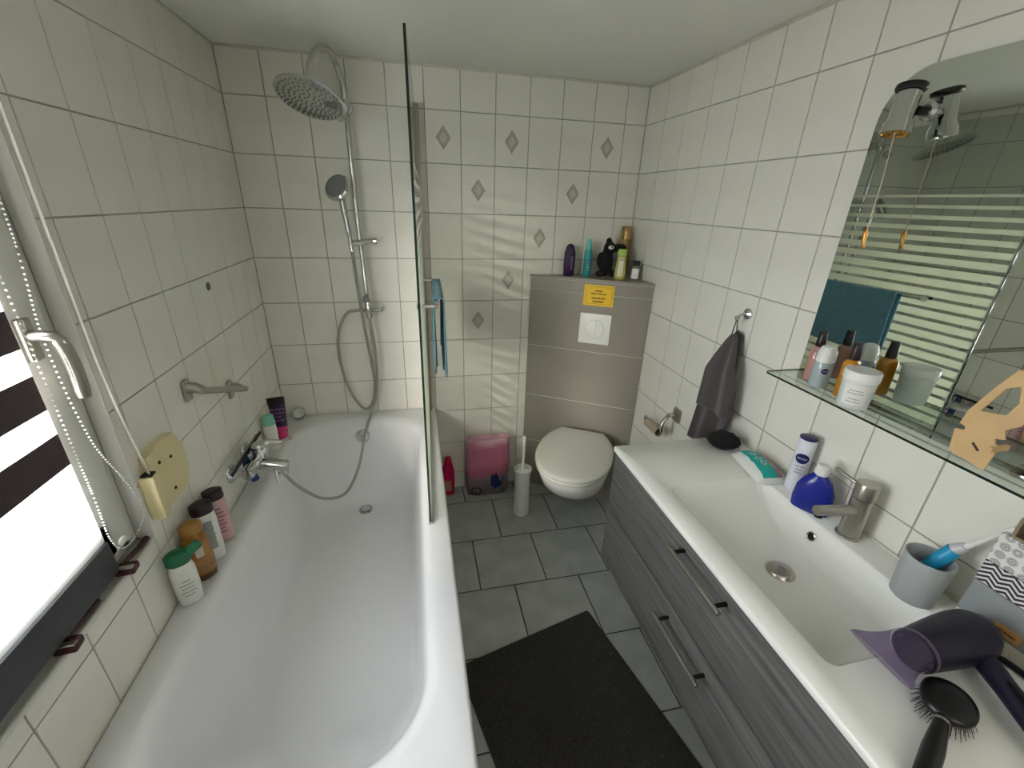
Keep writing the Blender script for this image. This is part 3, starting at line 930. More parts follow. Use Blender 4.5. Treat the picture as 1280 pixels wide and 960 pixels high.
# ------------------------------------------------------------------ things on the corner box
BZ = 1.2353
M['purple'] = mat('dark_purple_plastic', (52, 22, 74), 0.22)
p = [(0, .022, .016, 2.4), (.004, .0255, .019, 2.6), (.06, .0275, .020, 2.6), (.112, .0265, .019, 2.6), (.126, .022, .016, 2.4), (.129, .02, .015, 2.4)]
t, b, c = bottle('purple_bottle', 'dark purple shampoo bottle on the corner box', 'bottle', (1.418, -0.052, BZ), R(-12), p, 'purple',
                 [(.128, .021, .016, 2.4), (.134, .021, .0155, 2.4), (.146, .014, .011, 2.2), (.151, .005, .004, 2)], 'purple')
obj('narrow_label', patch(p, .03, .095, R(-80), R(-52)), mat('violet_label', (96, 70, 104), 0.3), b)  # narrow strip of lighter violet on the body
M['teal_pl'] = mat('teal_plastic', (52, 158, 158), 0.25, coat=0.3)
p = [(0, .017, .017, 2), (.004, .0205, .0205, 2), (.10, .0205, .0205, 2), (.118, .018, .018, 2), (.126, .013, .013, 2)]
t, b, c = bottle('teal_spray_bottle', 'slim teal spray bottle with pale cap on the corner box', 'bottle', (1.508, -0.066, BZ), 0, p, 'teal_pl',
                 [(.125, .015, .015, 2), (.13, .0155, .0155, 2), (.152, .0115, .0115, 2), (.173, .0095, .0095, 2), (.175, .008, .008, 2)], mat('aqua_cap', (108, 196, 188), 0.35))
obj('label_band', patch(p, .02, .085, R(-150), R(-40)), mat('teal_label', (36, 122, 134), 0.4), b)
obj('label_print', on_shell(*bars_flat([.8, .6, .8, .5], .02, .05, .35, 3), p, .05, R(-95)), mat('aqua_print', (130, 206, 200), 0.5), b, smooth=0)
p = [(0, .021, .015, 2.3), (.005, .027, .018, 2.4), (.03, .0275, .018, 2.4), (.085, .021, .015, 2.3), (.105, .0205, .015, 2.3), (.112, .017, .014, 2.2)]
t, b, c = bottle('baby_oil_bottle', 'pale green bottle with white label and lime cap on the corner box', 'bottle', (1.640, -0.160, BZ), R(-18), p, mat('pale_green_oil', (182, 178, 96), 0.2, coat=0.4),
                 [(.111, .020, .016, 2.3), (.115, .0215, .017, 2.3), (.136, .0205, .016, 2.3), (.139, .018, .014, 2.2)], mat('lime_cap', (160, 200, 92), 0.35))
obj('label', patch(p, .014, .10, R(-128), R(-58)), mat('cream_label', (222, 216, 190), 0.5), b)
obj('label_print', on_shell(*bars_flat([.9], .018, .006, .9, 5), p, .092, R(-92)), 'rose_print', b, smooth=0)
p = [(0, .022, .022, 2), (.004, .026, .026, 2), (.17, .026, .026, 2), (.178, .0235, .0235, 2)]
M['gold'] = mat('gold_can', (150, 122, 70), 0.28, metal=0.6)
bottle('hairspray_can', 'tall gold hairspray can standing in the corner of the corner box', 'spray can', (1.702, -0.052, BZ), 0, p, 'gold',
       [(.177, .025, .025, 2), (.182, .0255, .0255, 2), (.232, .0255, .0255, 2), (.236, .023, .023, 2)], mat('gold_cap', (176, 146, 92), 0.22, metal=0.7))
p = [(0, .016, .013, 3), (.003, .0185, .015, 3.2), (.062, .0185, .015, 3.2), (.067, .015, .012, 2.6)]
t, b, c = bottle('small_lotion_bottle', 'small bottle with white label and black pump cap on the corner box', 'bottle', (1.707, -0.186, BZ), R(-30), p, mat('smoke_plastic', (120, 116, 104), 0.25),
                 [(.066, .014, .012, 2.4), (.07, .016, .013, 2.4), (.086, .015, .012, 2.2), (.09, .02, .009, 2.2)], 'black')
obj('label', patch(p, .008, .055, R(-150), R(-42)), 'white', b)

M['plush'] = mat('black_plush', (13, 13, 15), 0.95, sheen=0.05)
pl = thing('plush_toy', 'black plush toy with a white face patch sitting on the corner box', 'plush toy', (1.592, -0.092, BZ))
pl.scale = (1.12, 1.0, 1.15)
pm = MB()
pm.sphere((0, 0, 0.06), (0.032, 0.028, 0.058)).sphere((0.008, -0.005, 0.118), (0.026, 0.025, 0.03)).sphere((0.004, 0.0, 0.147), (0.013, 0.012, 0.014))
pm.sphere((-0.03, -0.02, 0.016), (0.022, 0.018, 0.014)).sphere((0.03, -0.02, 0.016), (0.022, 0.018, 0.014))
pm.tube([(0.02, 0.0, 0.112), (0.045, -0.005, 0.122), (0.068, -0.008, 0.124)], [0.016, 0.017, 0.013], 12).sphere((0.066, -0.008, 0.122), (0.018, 0.014, 0.015))
pm.sphere((-0.028, 0.0, 0.07), (0.014, 0.018, 0.032))
pb_ = obj('body', pm, 'plush', pl)
rm_ = pb_.modifiers.new('merge', 'REMESH')
rm_.mode = 'VOXEL'
rm_.voxel_size = 0.004
rm_.use_smooth_shade = True
obj('face_patch', MB().sphere((0.006, -0.0275, 0.124), (0.013, 0.005, 0.008), mtx=T(0, 0, 0) @ RY(R(0))), 'white', pl)
obj('eye', MB().sphere((0.008, -0.0315, 0.126), (0.0035, 0.003, 0.004), 10, 6), 'black', pl)

# ------------------------------------------------------------------ floor things by the back wall
tbx = thing('toilet_brush', 'slim white toilet brush in its holder on the floor beside the toilet', 'toilet brush', (1.172, -0.284, 0.0))
obj('holder', MB().lathe([(0.040, 0), (0.043, 0.004), (0.040, 0.10), (0.0395, 0.25), (0.046, 0.275), (0.047, 0.285), (0.042, 0.287), (0.036, 0.262), (0.0, 0.258)], 28), 'white', tbx, smooth=50)
obj('handle', MB().lathe([(0.010, 0.255), (0.0075, 0.30), (0.007, 0.42), (0.009, 0.47), (0.006, 0.478)], 14), 'white', tbx)
obj('lid', MB().lathe([(0.034, 0.262), (0.032, 0.274), (0.012, 0.282), (0.0, 0.282)], 24), 'white', tbx)

M['magenta'] = mat('magenta_plastic', (196, 16, 78), 0.25)
p = [(0, .026, .018, 2.4), (.004, .033, .022, 2.6), (.08, .034, .022, 2.6), (.15, .034, .021, 2.4), (.19, .026, .017, 2.1), (.205, .019, .015, 2)]
t, b, c = bottle('cleaner_bottle', 'magenta cleaner bottle on the floor against the back wall', 'bottle', (0.800, -0.050, 0.0003), R(-8), p, 'magenta',
                 [(.204, .019, .016, 2), (.208, .021, .018, 2), (.238, .018, .015, 2), (.243, .012, .011, 2)], 'magenta')
obj('label', patch(p, .03, .10, R(-130), R(-50)), mat('dull_label', (168, 120, 84), 0.5), b)

# packet: clear pink plastic bag with a printed lower half
bgm = bpy.data.materials.new('pink_printed_film')
bgm.use_nodes = True
nt = bgm.node_tree
pb2 = nt.nodes['Principled BSDF']
pb2.inputs['Roughness'].default_value = 0.28
tc = nt.nodes.new('ShaderNodeTexCoord')
sx = nt.nodes.new('ShaderNodeSeparateXYZ')
nt.links.new(tc.outputs['Object'], sx.inputs[0])
r1 = nt.nodes.new('ShaderNodeValToRGB')
e = r1.color_ramp.elements
e[0].position, e[0].color = 0.0, lin((92, 84, 88)) + (1,)
e[1].position, e[1].color = 1.0, lin((214, 168, 186)) + (1,)
for ps, cc in ((0.33, (140, 122, 132)), (0.44, (190, 104, 132)), (0.62, (212, 128, 158)), (0.86, (196, 116, 148))):
    n_ = e.new(ps)
    n_.color = lin(cc) + (1,)
nz_ = nt.nodes.new('ShaderNodeTexNoise')
nz_.inputs['Scale'].default_value = 14
ma = nt.nodes.new('ShaderNodeMath')
ma.operation = 'MULTIPLY_ADD'
ma.inputs[1].default_value = 1 / 0.36
mb_ = nt.nodes.new('ShaderNodeMath')
mb_.operation = 'MULTIPLY_ADD'
mb_.inputs[1].default_value = 0.25
mb_.inputs[2].default_value = -0.125
nt.links.new(tc.outputs['Object'], nz_.inputs['Vector'])
nt.links.new(nz_.outputs['Fac'], mb_.inputs[0])
nt.links.new(sx.outputs['Z'], ma.inputs[0])
nt.links.new(mb_.outputs[0], ma.inputs[2])
nt.links.new(ma.outputs[0], r1.inputs[0])
nt.links.new(r1.outputs[0], pb2.inputs['Base Color'])
M['bag'] = bgm


def bag_pt(i, j, n, k):
    a = 2 * PI * i / n
    v = j / k
    full = math.sin(PI * min(max(v, 0.0), 1.0) * 0.86 + 0.25) ** 0.5
    x, y = se(0.122 * (0.93 + 0.07 * full), 0.012 + 0.04 * full, 3.0, a)
    z = 0.36 * v
    d = noise.noise(Vector((x * 16, y * 16, z * 13))) * 0.008
    return (x + d, y + d * 0.6, max(0.0, z + (d if v > 0.1 else 0)))


bag = thing('pink_packet', 'pink plastic packet with printed lower half against the back wall', 'packet', (1.022, -0.070, 0.0005))
NB, KB = 40, 26
bo = obj('film_bag', MB().loft([[bag_pt(i, j, NB, KB) for i in range(NB)] for j in range(KB + 1)]), 'bag', bag, smooth=70)
obj('top_seal', MB().grid(lambda u, v: (-0.115 + 0.23 * u + 0.004 * math.sin(9 * v), 0.006 * math.sin(u * 17) * v, 0.352 + 0.024 * v + 0.004 * math.sin(u * 23)), 24, 3), 'bag', bag, solid=0.001)
M['navy'] = mat('navy_print', (24, 40, 92), 0.4)


def on_bag(vs, fs, uc, zc, m, name):
    out = []
    for (u, v) in vs:
        j = (zc + v) / 0.36 * KB
        best = min((bag_pt(i / 4, j, NB, KB) for i in range(NB * 4) if bag_pt(i / 4, j, NB, KB)[1] < 0), key=lambda q: abs(q[0] - uc - u))
        out.append((uc + u, best[1] - 0.0012, zc + v))
    obj(name, MB().add(out, fs), m, bo, smooth=0)


sq4 = lambda a, b: ([(-a, -b), (a, -b), (a, b), (-a, b)], [(0, 1, 2, 3)])
on_bag([(-.05, -.05), (-.01, -.03), (.025, -.07), (.05, .07), (.02, .045), (.012, -.005), (-.02, .075), (-.05, .06)],
       [(0, 1, 5, 6, 7), (1, 2, 3, 4, 5)], .06, .085, 'navy', 'navy_print')
on_bag(*disc_flat(.03, .028), -.07, .035, mat('dark_ring', (50, 44, 50), .4), 'ring_print')
on_bag(*disc_flat(.02, .018), -.07, .036, mat('pale_ring', (170, 168, 172), .4), 'ring_print')
on_bag(*disc_flat(.008, .008), -.07, .036, mat('dark_dot', (46, 42, 60), .4), 'ring_print')

# ------------------------------------------------------------------ bath mat
bmx = thing('bath_mat', 'dark charcoal chenille bath mat lying askew on the floor', 'bath mat', (1.303, -0.939, 0.0), R(13.6))
MW, ML = 0.565, 0.98


def mat_ring(e, z):
    return rr(-MW + e, -e, -ML + e, -e, 0.012, z, 4)


obj('backing', MB().loft([mat_ring(0, 0.0005), mat_ring(0, 0.008), mat_ring(0.004, 0.010)]), 'mat', bmx)
pm = MB()
ny, nx_ = 130, 60
for j in range(ny):          # cord ridges running across the mat
    y = -0.004 - (ML - 0.008) * (j + 0.5) / ny
    h = 0.0036
    vs = []
    fs = []
    for i in range(nx_ + 1):
        x = -MW + 0.004 + (MW - 0.008) * i / nx_
        yy = y + 0.0012 * math.sin(i * 1.9 + j * 2.3) + 0.0008 * math.sin(i * 0.7 + j)
        hh = h * (0.72 + 0.28 * math.sin(i * 2.6 + j * 1.7))
        vs += [(x, yy - 0.0036, 0.0095), (x, yy, 0.010 + hh), (x, yy + 0.0036, 0.0095)]
        if i:
            o = 3 * i
            fs += [(o - 3, o, o + 1, o - 2), (o - 2, o + 1, o + 2, o - 1)]
    pm.add(vs, fs)
pile = obj('chenille_pile', pm, 'mat', bmx, smooth=80)
pile['kind'] = 'stuff'

# ------------------------------------------------------------------ hand towel on its hook
hk = thing('towel_hook', 'small round chrome wall hook on the right wall above the grey towel', 'hook', (W, -0.905, 1.245))
obj('rosette', MB().lathe([(0.018, 0), (0.018, 0.006), (0.010, 0.012), (0.006, 0.014)], 22, RY(R(-90))), 'chrome', hk)
obj('hook_arm', MB().tube(smooth_path([(-0.01, 0, 0), (-0.03, 0, -0.004), (-0.038, 0, -0.02), (-0.046, 0, -0.006)], 6), 0.0045, 10), 'chrome', hk)
M['grey_terry'] = mat('dark_grey_terry', (78, 70, 70), 0.95, var=0.2, vscale=200, bump=0.7, bscale=420, sheen=0.3)
M['cord'] = mat('dark_cord', (60, 56, 54), 0.8)
ht = thing('hand_towel', 'dark grey hand towel hanging from the hook on the right wall', 'towel', (W, -0.905, 1.19))
obj('loop', MB().tube(smooth_path([(-0.036, 0.012, -0.025), (-0.037, 0.006, 0.02), (-0.038, 0.0, 0.0405), (-0.039, -0.006, 0.02), (-0.036, -0.014, -0.025)], 6), 0.0018, 8), 'cord', ht)


def tri_wave(u, k, ph):
    return math.sin(u * k * PI + ph)


def towel_front(u, v):          # shorter front fall
    w = 0.012 + 0.055 * min(1, v * 2.0) ** 0.8 + 0.025 * v
    yc = -0.004 - 0.012 * v
    y = yc + (u - 0.45) * 2 * w
    x = -0.036 - 0.030 * min(1, v * 2.2) * (0.75 + 0.25 * tri_wave(u, 3.2, 0.6)) - 0.010 * tri_wave(u, 2.1, 0.2) * min(1, v * 2)
    return (x, y, -0.015 - 0.285 * v - 0.018 * (u - 0.5) * v)


def towel_back(u, v):           # longer fall behind it, swung towards the corner
    w = 0.014 + 0.065 * min(1, v * 1.7) ** 0.8 + 0.012 * v
    yc = 0.0 + 0.018 * v + 0.035 * max(0, v - 0.55)
    y = yc + (u - 0.45) * 2 * w
    x = -0.014 - 0.020 * min(1, v * 3) * (0.8 + 0.5 * tri_wave(u, 3.7, 1.1)) * (1.0 - 0.2 * v)
    return (min(x, -0.007), y, -0.015 - 0.475 * v + 0.01 * u)


def towel_flap(u, v):           # corner that sticks out to the side
    y = 0.02 + 0.085 * u * (0.25 + 0.75 * v)
    return (-0.035 - 0.012 * math.sin(u * 5) , y, -0.06 - 0.15 * v - 0.03 * u)


obj('front_fall', MB().grid(towel_front, 40, 40), 'grey_terry', ht, smooth=80, solid=0.006)
obj('back_fall', MB().grid(towel_back, 40, 46), 'grey_terry', ht, smooth=80, solid=0.006)
obj('side_flap', MB().grid(towel_flap, 14, 16), 'grey_terry', ht, smooth=80, solid=0.005)

# ------------------------------------------------------------------ toilet paper holder with an empty roll
ph = thing('paper_holder', 'chrome toilet paper holder on the right wall near the toilet', 'paper holder', (W, -0.655, 0.735))
obj('back_plate', MB().box((-0.012, -0.022, -0.026), (0.0, 0.028, 0.032), 0.004, 2), 'steel', ph)
obj('arm', MB().tube(smooth_path([(-0.010, -0.0, 0.005), (-0.045, -0.004, 0.012), (-0.078, -0.012, -0.02), (-0.082, -0.02, -0.055), (-0.07, -0.01, -0.075), (-0.066, 0.02, -0.078)], 6), 0.0085, 12), 'chrome', ph)
obj('roll_bar', MB().tube([(-0.066, 0.0, -0.078), (-0.066, 0.135, -0.078)], 0.006, 10), 'chrome', ph)
obj('end_stop', MB().sphere((-0.066, 0.138, -0.074), (0.010, 0.010, 0.014)), 'chrome', ph)
tag(obj('cardboard_roll', MB().loft([[(0.021 * k * math.cos(a), y, 0.021 * k * math.sin(a)) for a in [2 * PI * j / 24 for j in range(24)]] for k, y in ((0.93, 0.0), (1, 0.0), (1, 0.1), (0.93, 0.1), (0.93, 0.0))], cap0=False, cap1=False),
        mat('cardboard', (168, 152, 134), 0.8), None, (W - 0.066, -0.638, 0.651)), 'bare cardboard toilet roll core on the chrome holder', 'toilet roll')

# ------------------------------------------------------------------ vanity cabinet
VX, VY0, VY1, VZ0, VZ1 = 1.306, -1.965, -0.975, 0.345, 0.800
wood = bpy.data.materials.new('grey_oak_veneer')
wood.use_nodes = True
nt = wood.node_tree
pw = nt.nodes['Principled BSDF']
pw.inputs['Roughness'].default_value = 0.5
tc = nt.nodes.new('ShaderNodeTexCoord')
mp = nt.nodes.new('ShaderNodeMapping')
mp.inputs['Scale'].default_value = (3.0, 2.2, 60.0)
nz2 = nt.nodes.new('ShaderNodeTexNoise')
nz2.inputs['Scale'].default_value = 1.3
nz2.inputs['Detail'].default_value = 9
nz2.inputs['Roughness'].default_value = 0.65
cr = nt.nodes.new('ShaderNodeValToRGB')
cr.color_ramp.elements[0].position, cr.color_ramp.elements[0].color = 0.33, lin((70, 68, 68)) + (1,)
cr.color_ramp.elements[1].position, cr.color_ramp.elements[1].color = 0.68, lin((116, 113, 111)) + (1,)
nt.links.new(tc.outputs['Object'], mp.inputs[0])
nt.links.new(mp.outputs[0], nz2.inputs['Vector'])
nt.links.new(nz2.outputs['Fac'], cr.inputs[0])
nt.links.new(cr.outputs[0], pw.inputs['Base Color'])
M['wood'] = wood
vn = thing('vanity_cabinet', 'grey wood grain wall hung vanity with two wide drawers', 'cabinet', (VX, (VY0 + VY1) / 2, VZ0))
hy = (VY1 - VY0) / 2
D = W - 0.002 - VX
for y in (-hy, hy - 0.018):
    obj('side_panel', MB().box((0.019, y, 0.004), (D, y + 0.018, VZ1 - VZ0 - 0.003), 0.001), 'wood', vn, smooth=0)
obj('bottom_panel', MB().box((0.019, -hy + 0.018, 0.004), (D, hy - 0.018, 0.022), 0.001), 'wood', vn, smooth=0)
obj('back_panel', MB().box((D - 0.01, -hy + 0.018, 0.022), (D, hy - 0.018, VZ1 - VZ0 - 0.01)), 'wood', vn, smooth=0)
for (a, b, hz) in ((0.002, 0.223, 0.178), (0.227, 0.450, 0.418)):
    dr = obj('drawer_front', MB().box((0.0, -hy, a), (0.0185, hy, b), 0.0015), 'wood', vn)
    hb = obj('handle', MB().tube([(-0.033, -0.10, hz), (-0.033, 0.10, hz)], 0.0055, 12), 'steel', dr)
    for y in (-0.08, 0.08):
        obj('handle_post', MB().tube([(0.0, y, hz), (-0.033, y, hz)], 0.005, 10), 'dark_metal', hb)

# washbasin top
CZ = 0.82
ws = thing('washbasin', 'white ceramic washbasin top with a rectangular basin on the vanity', 'washbasin', (1.298, -1.97, 0.80))
LW = lambda pts: [(x - 1.298, y + 1.97, z - 0.80) for x, y, z in pts]
ox0, ox1, oy0, oy1 = 1.298, W - 0.001, -1.97, -0.97
rg = [rr(ox0 + .002, ox1, oy0 + .002, oy1 - .002, .004, 0.8003, 6), rr(ox0, ox1, oy0, oy1, .004, 0.803, 6), rr(ox0, ox1, oy0, oy1, .004, CZ - 0.003, 6), rr(ox0 + .003, ox1, oy0 + .003, oy1 - .003, .004, CZ, 6)]
rg += [rr(1.358, 1.668, -1.745, -1.205, .022, CZ, 6), rr(1.362, 1.664, -1.741, -1.21, .022, CZ - .003, 6), rr(1.368, 1.658, -1.732, -1.225, .022, CZ - .02, 6), rr(1.378, 1.648, -1.715, -1.27, .025, CZ - .05, 6),
       rr(1.392, 1.638, -1.695, -1.315, .03, CZ - .075, 6), rr(1.41, 1.625, -1.67, -1.35, .03, CZ - .083, 6), rr(1.47, 1.59, -1.52, -1.42, .03, CZ - .089, 6)]
obj('basin', MB().loft([LW(r_) for r_ in rg], cap0=False), 'ceramic', ws, smooth=50)
obj('pop_up_drain', MB().lathe([(0.033, 0), (0.033, 0.002), (0.031, 0.004), (0.029, 0.008), (0.024, 0.011), (0, 0.012)], 30, T(1.53 - 1.298, -1.47 + 1.97, CZ - .0885 - .80)), 'steel', ws)
ovm = T(1.6505 - 1.298, -1.425 + 1.97, CZ - 0.036 - .80) @ RY(R(-78))
ov = obj('overflow_ring', MB().lathe([(0.0125, 0), (0.0125, 0.003), (0.0105, 0.004), (0.009, 0.002)], 22, ovm, cap1=False), 'chrome', ws)
obj('overflow_hole', MB().lathe([(0.0093, 0.001), (0.0093, 0.0022)], 18, ovm), 'rubber', ov)
obj('wall_seal', MB().tube([(W - 0.004 - 1.298, 0.0, 0.022), (W - 0.004 - 1.298, 1.0, 0.022)], 0.004, 8), 'caulk', ws)

# basin tap
tp = thing('basin_tap', 'brushed steel single lever tap on the washbasin', 'tap', (1.702, -1.468, CZ + .0002))
obj('body', MB().lathe([(0.027, 0), (0.027, 0.005), (0.0235, 0.007), (0.0225, 0.112), (0.0225, 0.114)], 28), 'steel', tp)
obj('cap', MB().lathe([(0.0235, 0.116), (0.0235, 0.15), (0.022, 0.154), (0.0, 0.155)], 28), 'steel', tp)
sp_ = obj('spout', MB().tube([(0.0, 0, 0.078), (-0.06, 0.0, 0.086), (-0.125, 0.002, 0.092)], [0.013, 0.0125, 0.0125], 18), 'steel', tp)
obj('aerator', MB().lathe([(0.0095, 0), (0.0095, 0.006)], 16, T(-0.115, 0.002, 0.0735)), 'dark_metal', sp_)
obj('lever', MB().tube([(0.0, 0.0, 0.138), (-0.01, 0.05, 0.146), (-0.012, 0.075, 0.150)], [0.006, 0.005, 0.0045], 12), 'steel', tp)

# ------------------------------------------------------------------ things on the washbasin
CT = CZ + 0.0004
M['black_cloth'] = mat('black_fabric', (12, 12, 13), 0.95, sheen=0.05, bump=0.5, bscale=120)


def cloth_pt(i, j, n, k):
    a = 2 * PI * i / n
    t = j / k
    rad = math.sin(PI * (0.08 + 0.9 * t)) ** 0.55
    x, y, z = 0.056 * rad * math.cos(a), 0.05 * rad * math.sin(a), 0.05 * t
    d = noise.noise(Vector((x * 45, y * 45, z * 40 + 3))) * 0.018 + noise.noise(Vector((x * 90, y * 90, z * 80))) * 0.006
    return (x * (1 + 6 * d), y * (1 + 6 * d), max(0.0, z * (1 + 8 * d)))


tag(obj('black_cloth', MB().loft([[cloth_pt(i, j, 40, 16) for i in range(40)] for j in range(17)]), 'black_cloth', None, (1.667, -1.032, CT), (0, 0, R(10)), smooth=70),
    'crumpled black cloth at the end of the washbasin top', 'cloth')

wp = thing('wipes_packet', 'soft teal and white wipes packet with pink edge lying on the washbasin', 'packet', (1.688, -1.172, CT + 0.0008), R(-100))
M['wipe_teal'] = mat('teal_film', (32, 168, 160), 0.3)
M['wipe_white'] = mat('white_film', (222, 224, 218), 0.3)
M['wipe_pink'] = mat('pink_film', (206, 96, 148), 0.3)


def pillow(u, v, lift=0.0, hx=0.086, hy_=0.046, hz=0.034):
    x = (u - 0.5) * 2
    y = (v - 0.5) * 2
    b = max(0.0, (1 - abs(x) ** 2.6)) ** 0.6 * max(0.0, (1 - abs(y) ** 2.6)) ** 0.6
    return (x * hx * (1 - 0.04 * abs(y)), y * hy_, 0.001 + hz * b + lift + 0.0015 * math.sin(x * 14 + y * 3) * b)


wb_ = MB().grid(lambda u, v: pillow(u, v), 30, 18)
wb_.grid(lambda u, v: (pillow(u, v)[0], pillow(u, v)[1], 0.0), 2, 2)
wbo = obj('film', wb_, 'wipe_white', wp, smooth=70)
obj('teal_panel', MB().grid(lambda u, v: pillow(0.06 + 0.88 * u, 0.20 + (0.46 + 0.06 * u) * v, 0.0008), 20, 10), 'wipe_teal', wbo, smooth=70)
obj('pink_panel', MB().grid(lambda u, v: pillow(0.30 + 0.63 * u, 0.67 + 0.05 * u + 0.14 * v, 0.0008), 20, 6), 'wipe_pink', wbo, smooth=70)
for k in range(3):
    uc, vc = 0.34 + 0.14 * k, 0.42 + 0.03 * k
    obj('white_ring', MB().grid(lambda u, v: pillow(uc + (0.036 + 0.016 * v) * math.cos(2 * PI * u), vc + (0.066 + 0.03 * v) * math.sin(2 * PI * u), 0.0014), 18, 1), 'wipe_white', wbo, smooth=0)

M['nivea_blue'] = mat('deep_navy', (30, 24, 92), 0.3)
M['white_can'] = mat('white_can', (226, 226, 234), 0.28)


def round_logo(parent, prof, zc, ac, r, s):
    lg = obj('round_logo', on_shell(*disc_flat(r * 1.12, r), prof, zc, ac, 0.0008), 'nivea_blue', parent, smooth=0)
    vs, fs = text_flat(s, r * 0.55)
    obj('lettering', on_shell(vs, fs, prof, zc, ac, 0.0016), 'white', parent, smooth=0)


fx = facing(1.712, -1.280)
p = [(0, .020, .020, 2), (.004, .0225, .0225, 2), (.128, .0225, .0225, 2), (.134, .0215, .0215, 2)]
t, b, c = bottle('deodorant_can', 'white deodorant spray can with a navy logo on the washbasin', 'spray can', (1.718, -1.277, CT), 0, p, 'white_can',
                 [(.133, .0222, .0222, 2), (.136, .0228, .0228, 2), (.166, .0228, .0228, 2), (.1665, .021, .021, 2)], 'white_can')
obj('cap_top', MB().lathe([(0.0228, 0.1655), (0.0228, 0.170), (0.02, 0.172), (0, 0.172)], 26), 'nivea_blue', c)
round_logo(b, p, .110, fx, .0155, 'NIVEA')
obj('label_print', on_shell(*bars_flat([.9, .6, .8], .024, .03, .3, 6), p, .075, fx), 'grey_lbl', b, smooth=0)
obj('print_line', on_shell([(-.022, -.0012), (.022, -.0012), (.022, .0012), (-.022, .0012)], [(0, 1, 2, 3)], p, .052, fx), 'grey_lbl', b, smooth=0)

M['royal'] = mat('royal_blue_plastic', (18, 36, 140), 0.25, coat=0.2)
p = [(0, .038, .018, 2.6), (.003, .044, .0215, 2.8), (.03, .047, .023, 2.6), (.065, .044, .022, 2.5), (.092, .033, .0185, 2.3), (.108, .018, .014, 2.1), (.113, .013, .012, 2)]
bottle('blue_bottle', 'royal blue oval bottle with white cap beside the basin tap', 'bottle', (1.686, -1.366, CT), R(-58), p, 'royal',
       [(.112, .014, .013, 2), (.115, .0165, .015, 2), (.138, .0155, .014, 2), (.141, .012, .011, 2)], 'white')

cu = thing('tumbler', 'matte grey toothbrush tumbler on the washbasin', 'cup', (1.668, -1.645, CT))
M['grey_cup'] = mat('matte_grey_plastic', (166, 170, 170), 0.55)
obj('cup', MB().lathe([(0.034, 0), (0.037, 0.003), (0.0405, 0.105), (0.0405, 0.1065), (0.038, 0.1065), (0.035, 0.012), (0.0, 0.010)], 36), 'grey_cup', cu, smooth=50)
eb = thing('electric_toothbrush', 'blue and white electric toothbrush leaning in the grey tumbler', 'toothbrush', (1.668, -1.625, CT + 0.013))
q0, q1, q2, q3 = Vector((0.004, 0.0, 0.008)), Vector((0.034, -0.030, 0.116)), Vector((0.038, -0.040, 0.132)), Vector((0.052, -0.078, 0.205))
M['brush_blue'] = mat('bright_blue_plastic', (40, 150, 196), 0.35)
obj('grip', MB().tube([q0, q0.lerp(q1, .3), q0.lerp(q1, .7), q1], [0.011, 0.0135, 0.014, 0.0135], 14), 'brush_blue', eb)
obj('collar', MB().tube([q1, q2], [0.0125, 0.009], 14), mat('pale_grey_pl', (190, 194, 196), 0.4), eb)
bh = obj('brush_stem', MB().tube([q2, q2.lerp(q3, .5), q3], [0.0055, 0.0045, 0.004], 12), 'white', eb)
obj('brush_head', MB().box((-0.007, -0.005, -0.010), (0.007, 0.005, 0.010), 0.002, 2, T(*q3) @ RX(R(30))), 'white', bh)

# hair dryer lying on its side
hdx = thing('hair_dryer', 'dark violet hair dryer with a clear purple nozzle lying on the washbasin', 'hair dryer', (1.575, -1.765, CT))
M['violet'] = mat('dark_violet_plastic', (21, 16, 37), 0.36)
M['violet_clear'] = clear('clear_violet', (214, 206, 226), 1.4, opacity=0.22, rough=0.1, body=(168, 152, 190))
DM = T(0, 0, 0.045) @ RZ(R(2)) @ RY(R(-90))
obj('barrel', MB().lathe([(0.0, -0.085), (0.018, -0.084), (0.034, -0.075), (0.042, -0.055), (0.0435, -0.03), (0.042, 0.0), (0.038, 0.05), (0.034, 0.085), (0.033, 0.09), (0.029, 0.09), (0.028, 0.07), (0.0, 0.07)], 32, DM), 'violet', hdx, smooth=50)
obj('barrel_ring', MB().lathe([(0.0345, 0.078), (0.0352, 0.082), (0.0345, 0.086)], 32, DM, False, False), mat('dark_mauve', (86, 70, 100), 0.3), hdx)
hrings = []
for t_, r_ in ((0, .022), (.15, .0205), (.4, .0185), (.7, .0195), (.92, .020), (1.0, .016)):
    cc_ = Vector((0.034 - 0.07 * t_, -0.02 - 0.165 * t_, 0.040 - 0.012 * t_))
    hrings.append([cc_ + Vector((math.cos(2 * PI * j / 20) * r_ * 0.95, -math.cos(2 * PI * j / 20) * r_ * 0.26, math.sin(2 * PI * j / 20) * r_ * 0.85)) for j in range(20)])
hn = obj('handle', MB().loft(hrings), 'violet', hdx, smooth=60)
obj('switch', MB().box((-0.006, -0.018, -0.002), (0.006, 0.018, 0.004), 0.002, 2, T(0.002, -0.095, 0.0505) @ RZ(R(-23))), 'black', hn)
obj('nozzle', MB().loft([[(-0.088 - L, math.cos(2 * PI * j / 28) * a * (1 + 0.0 * j), 0.045 + math.sin(2 * PI * j / 28) * b) for j in range(28)]
                         for L, a, b in ((0, .0345, .0345), (.012, .034, .033), (.03, .036, .026), (.05, .044, .016), (.062, .052, .009), (.072, .053, .005))], cap0=False, cap1=False), 'violet_clear', hdx, smooth=60)
obj('cable', MB().tube(smooth_path([(-0.036, -0.184, 0.03), (-0.034, -0.195, 0.012), (0.03, -0.196, 0.006), (0.08, -0.16, 0.0062), (0.105, -0.10, 0.0062), (0.108, -0.045, 0.0062), (0.10, -0.012, 0.0062)], 8), 0.0055, 10), 'black', hdx)

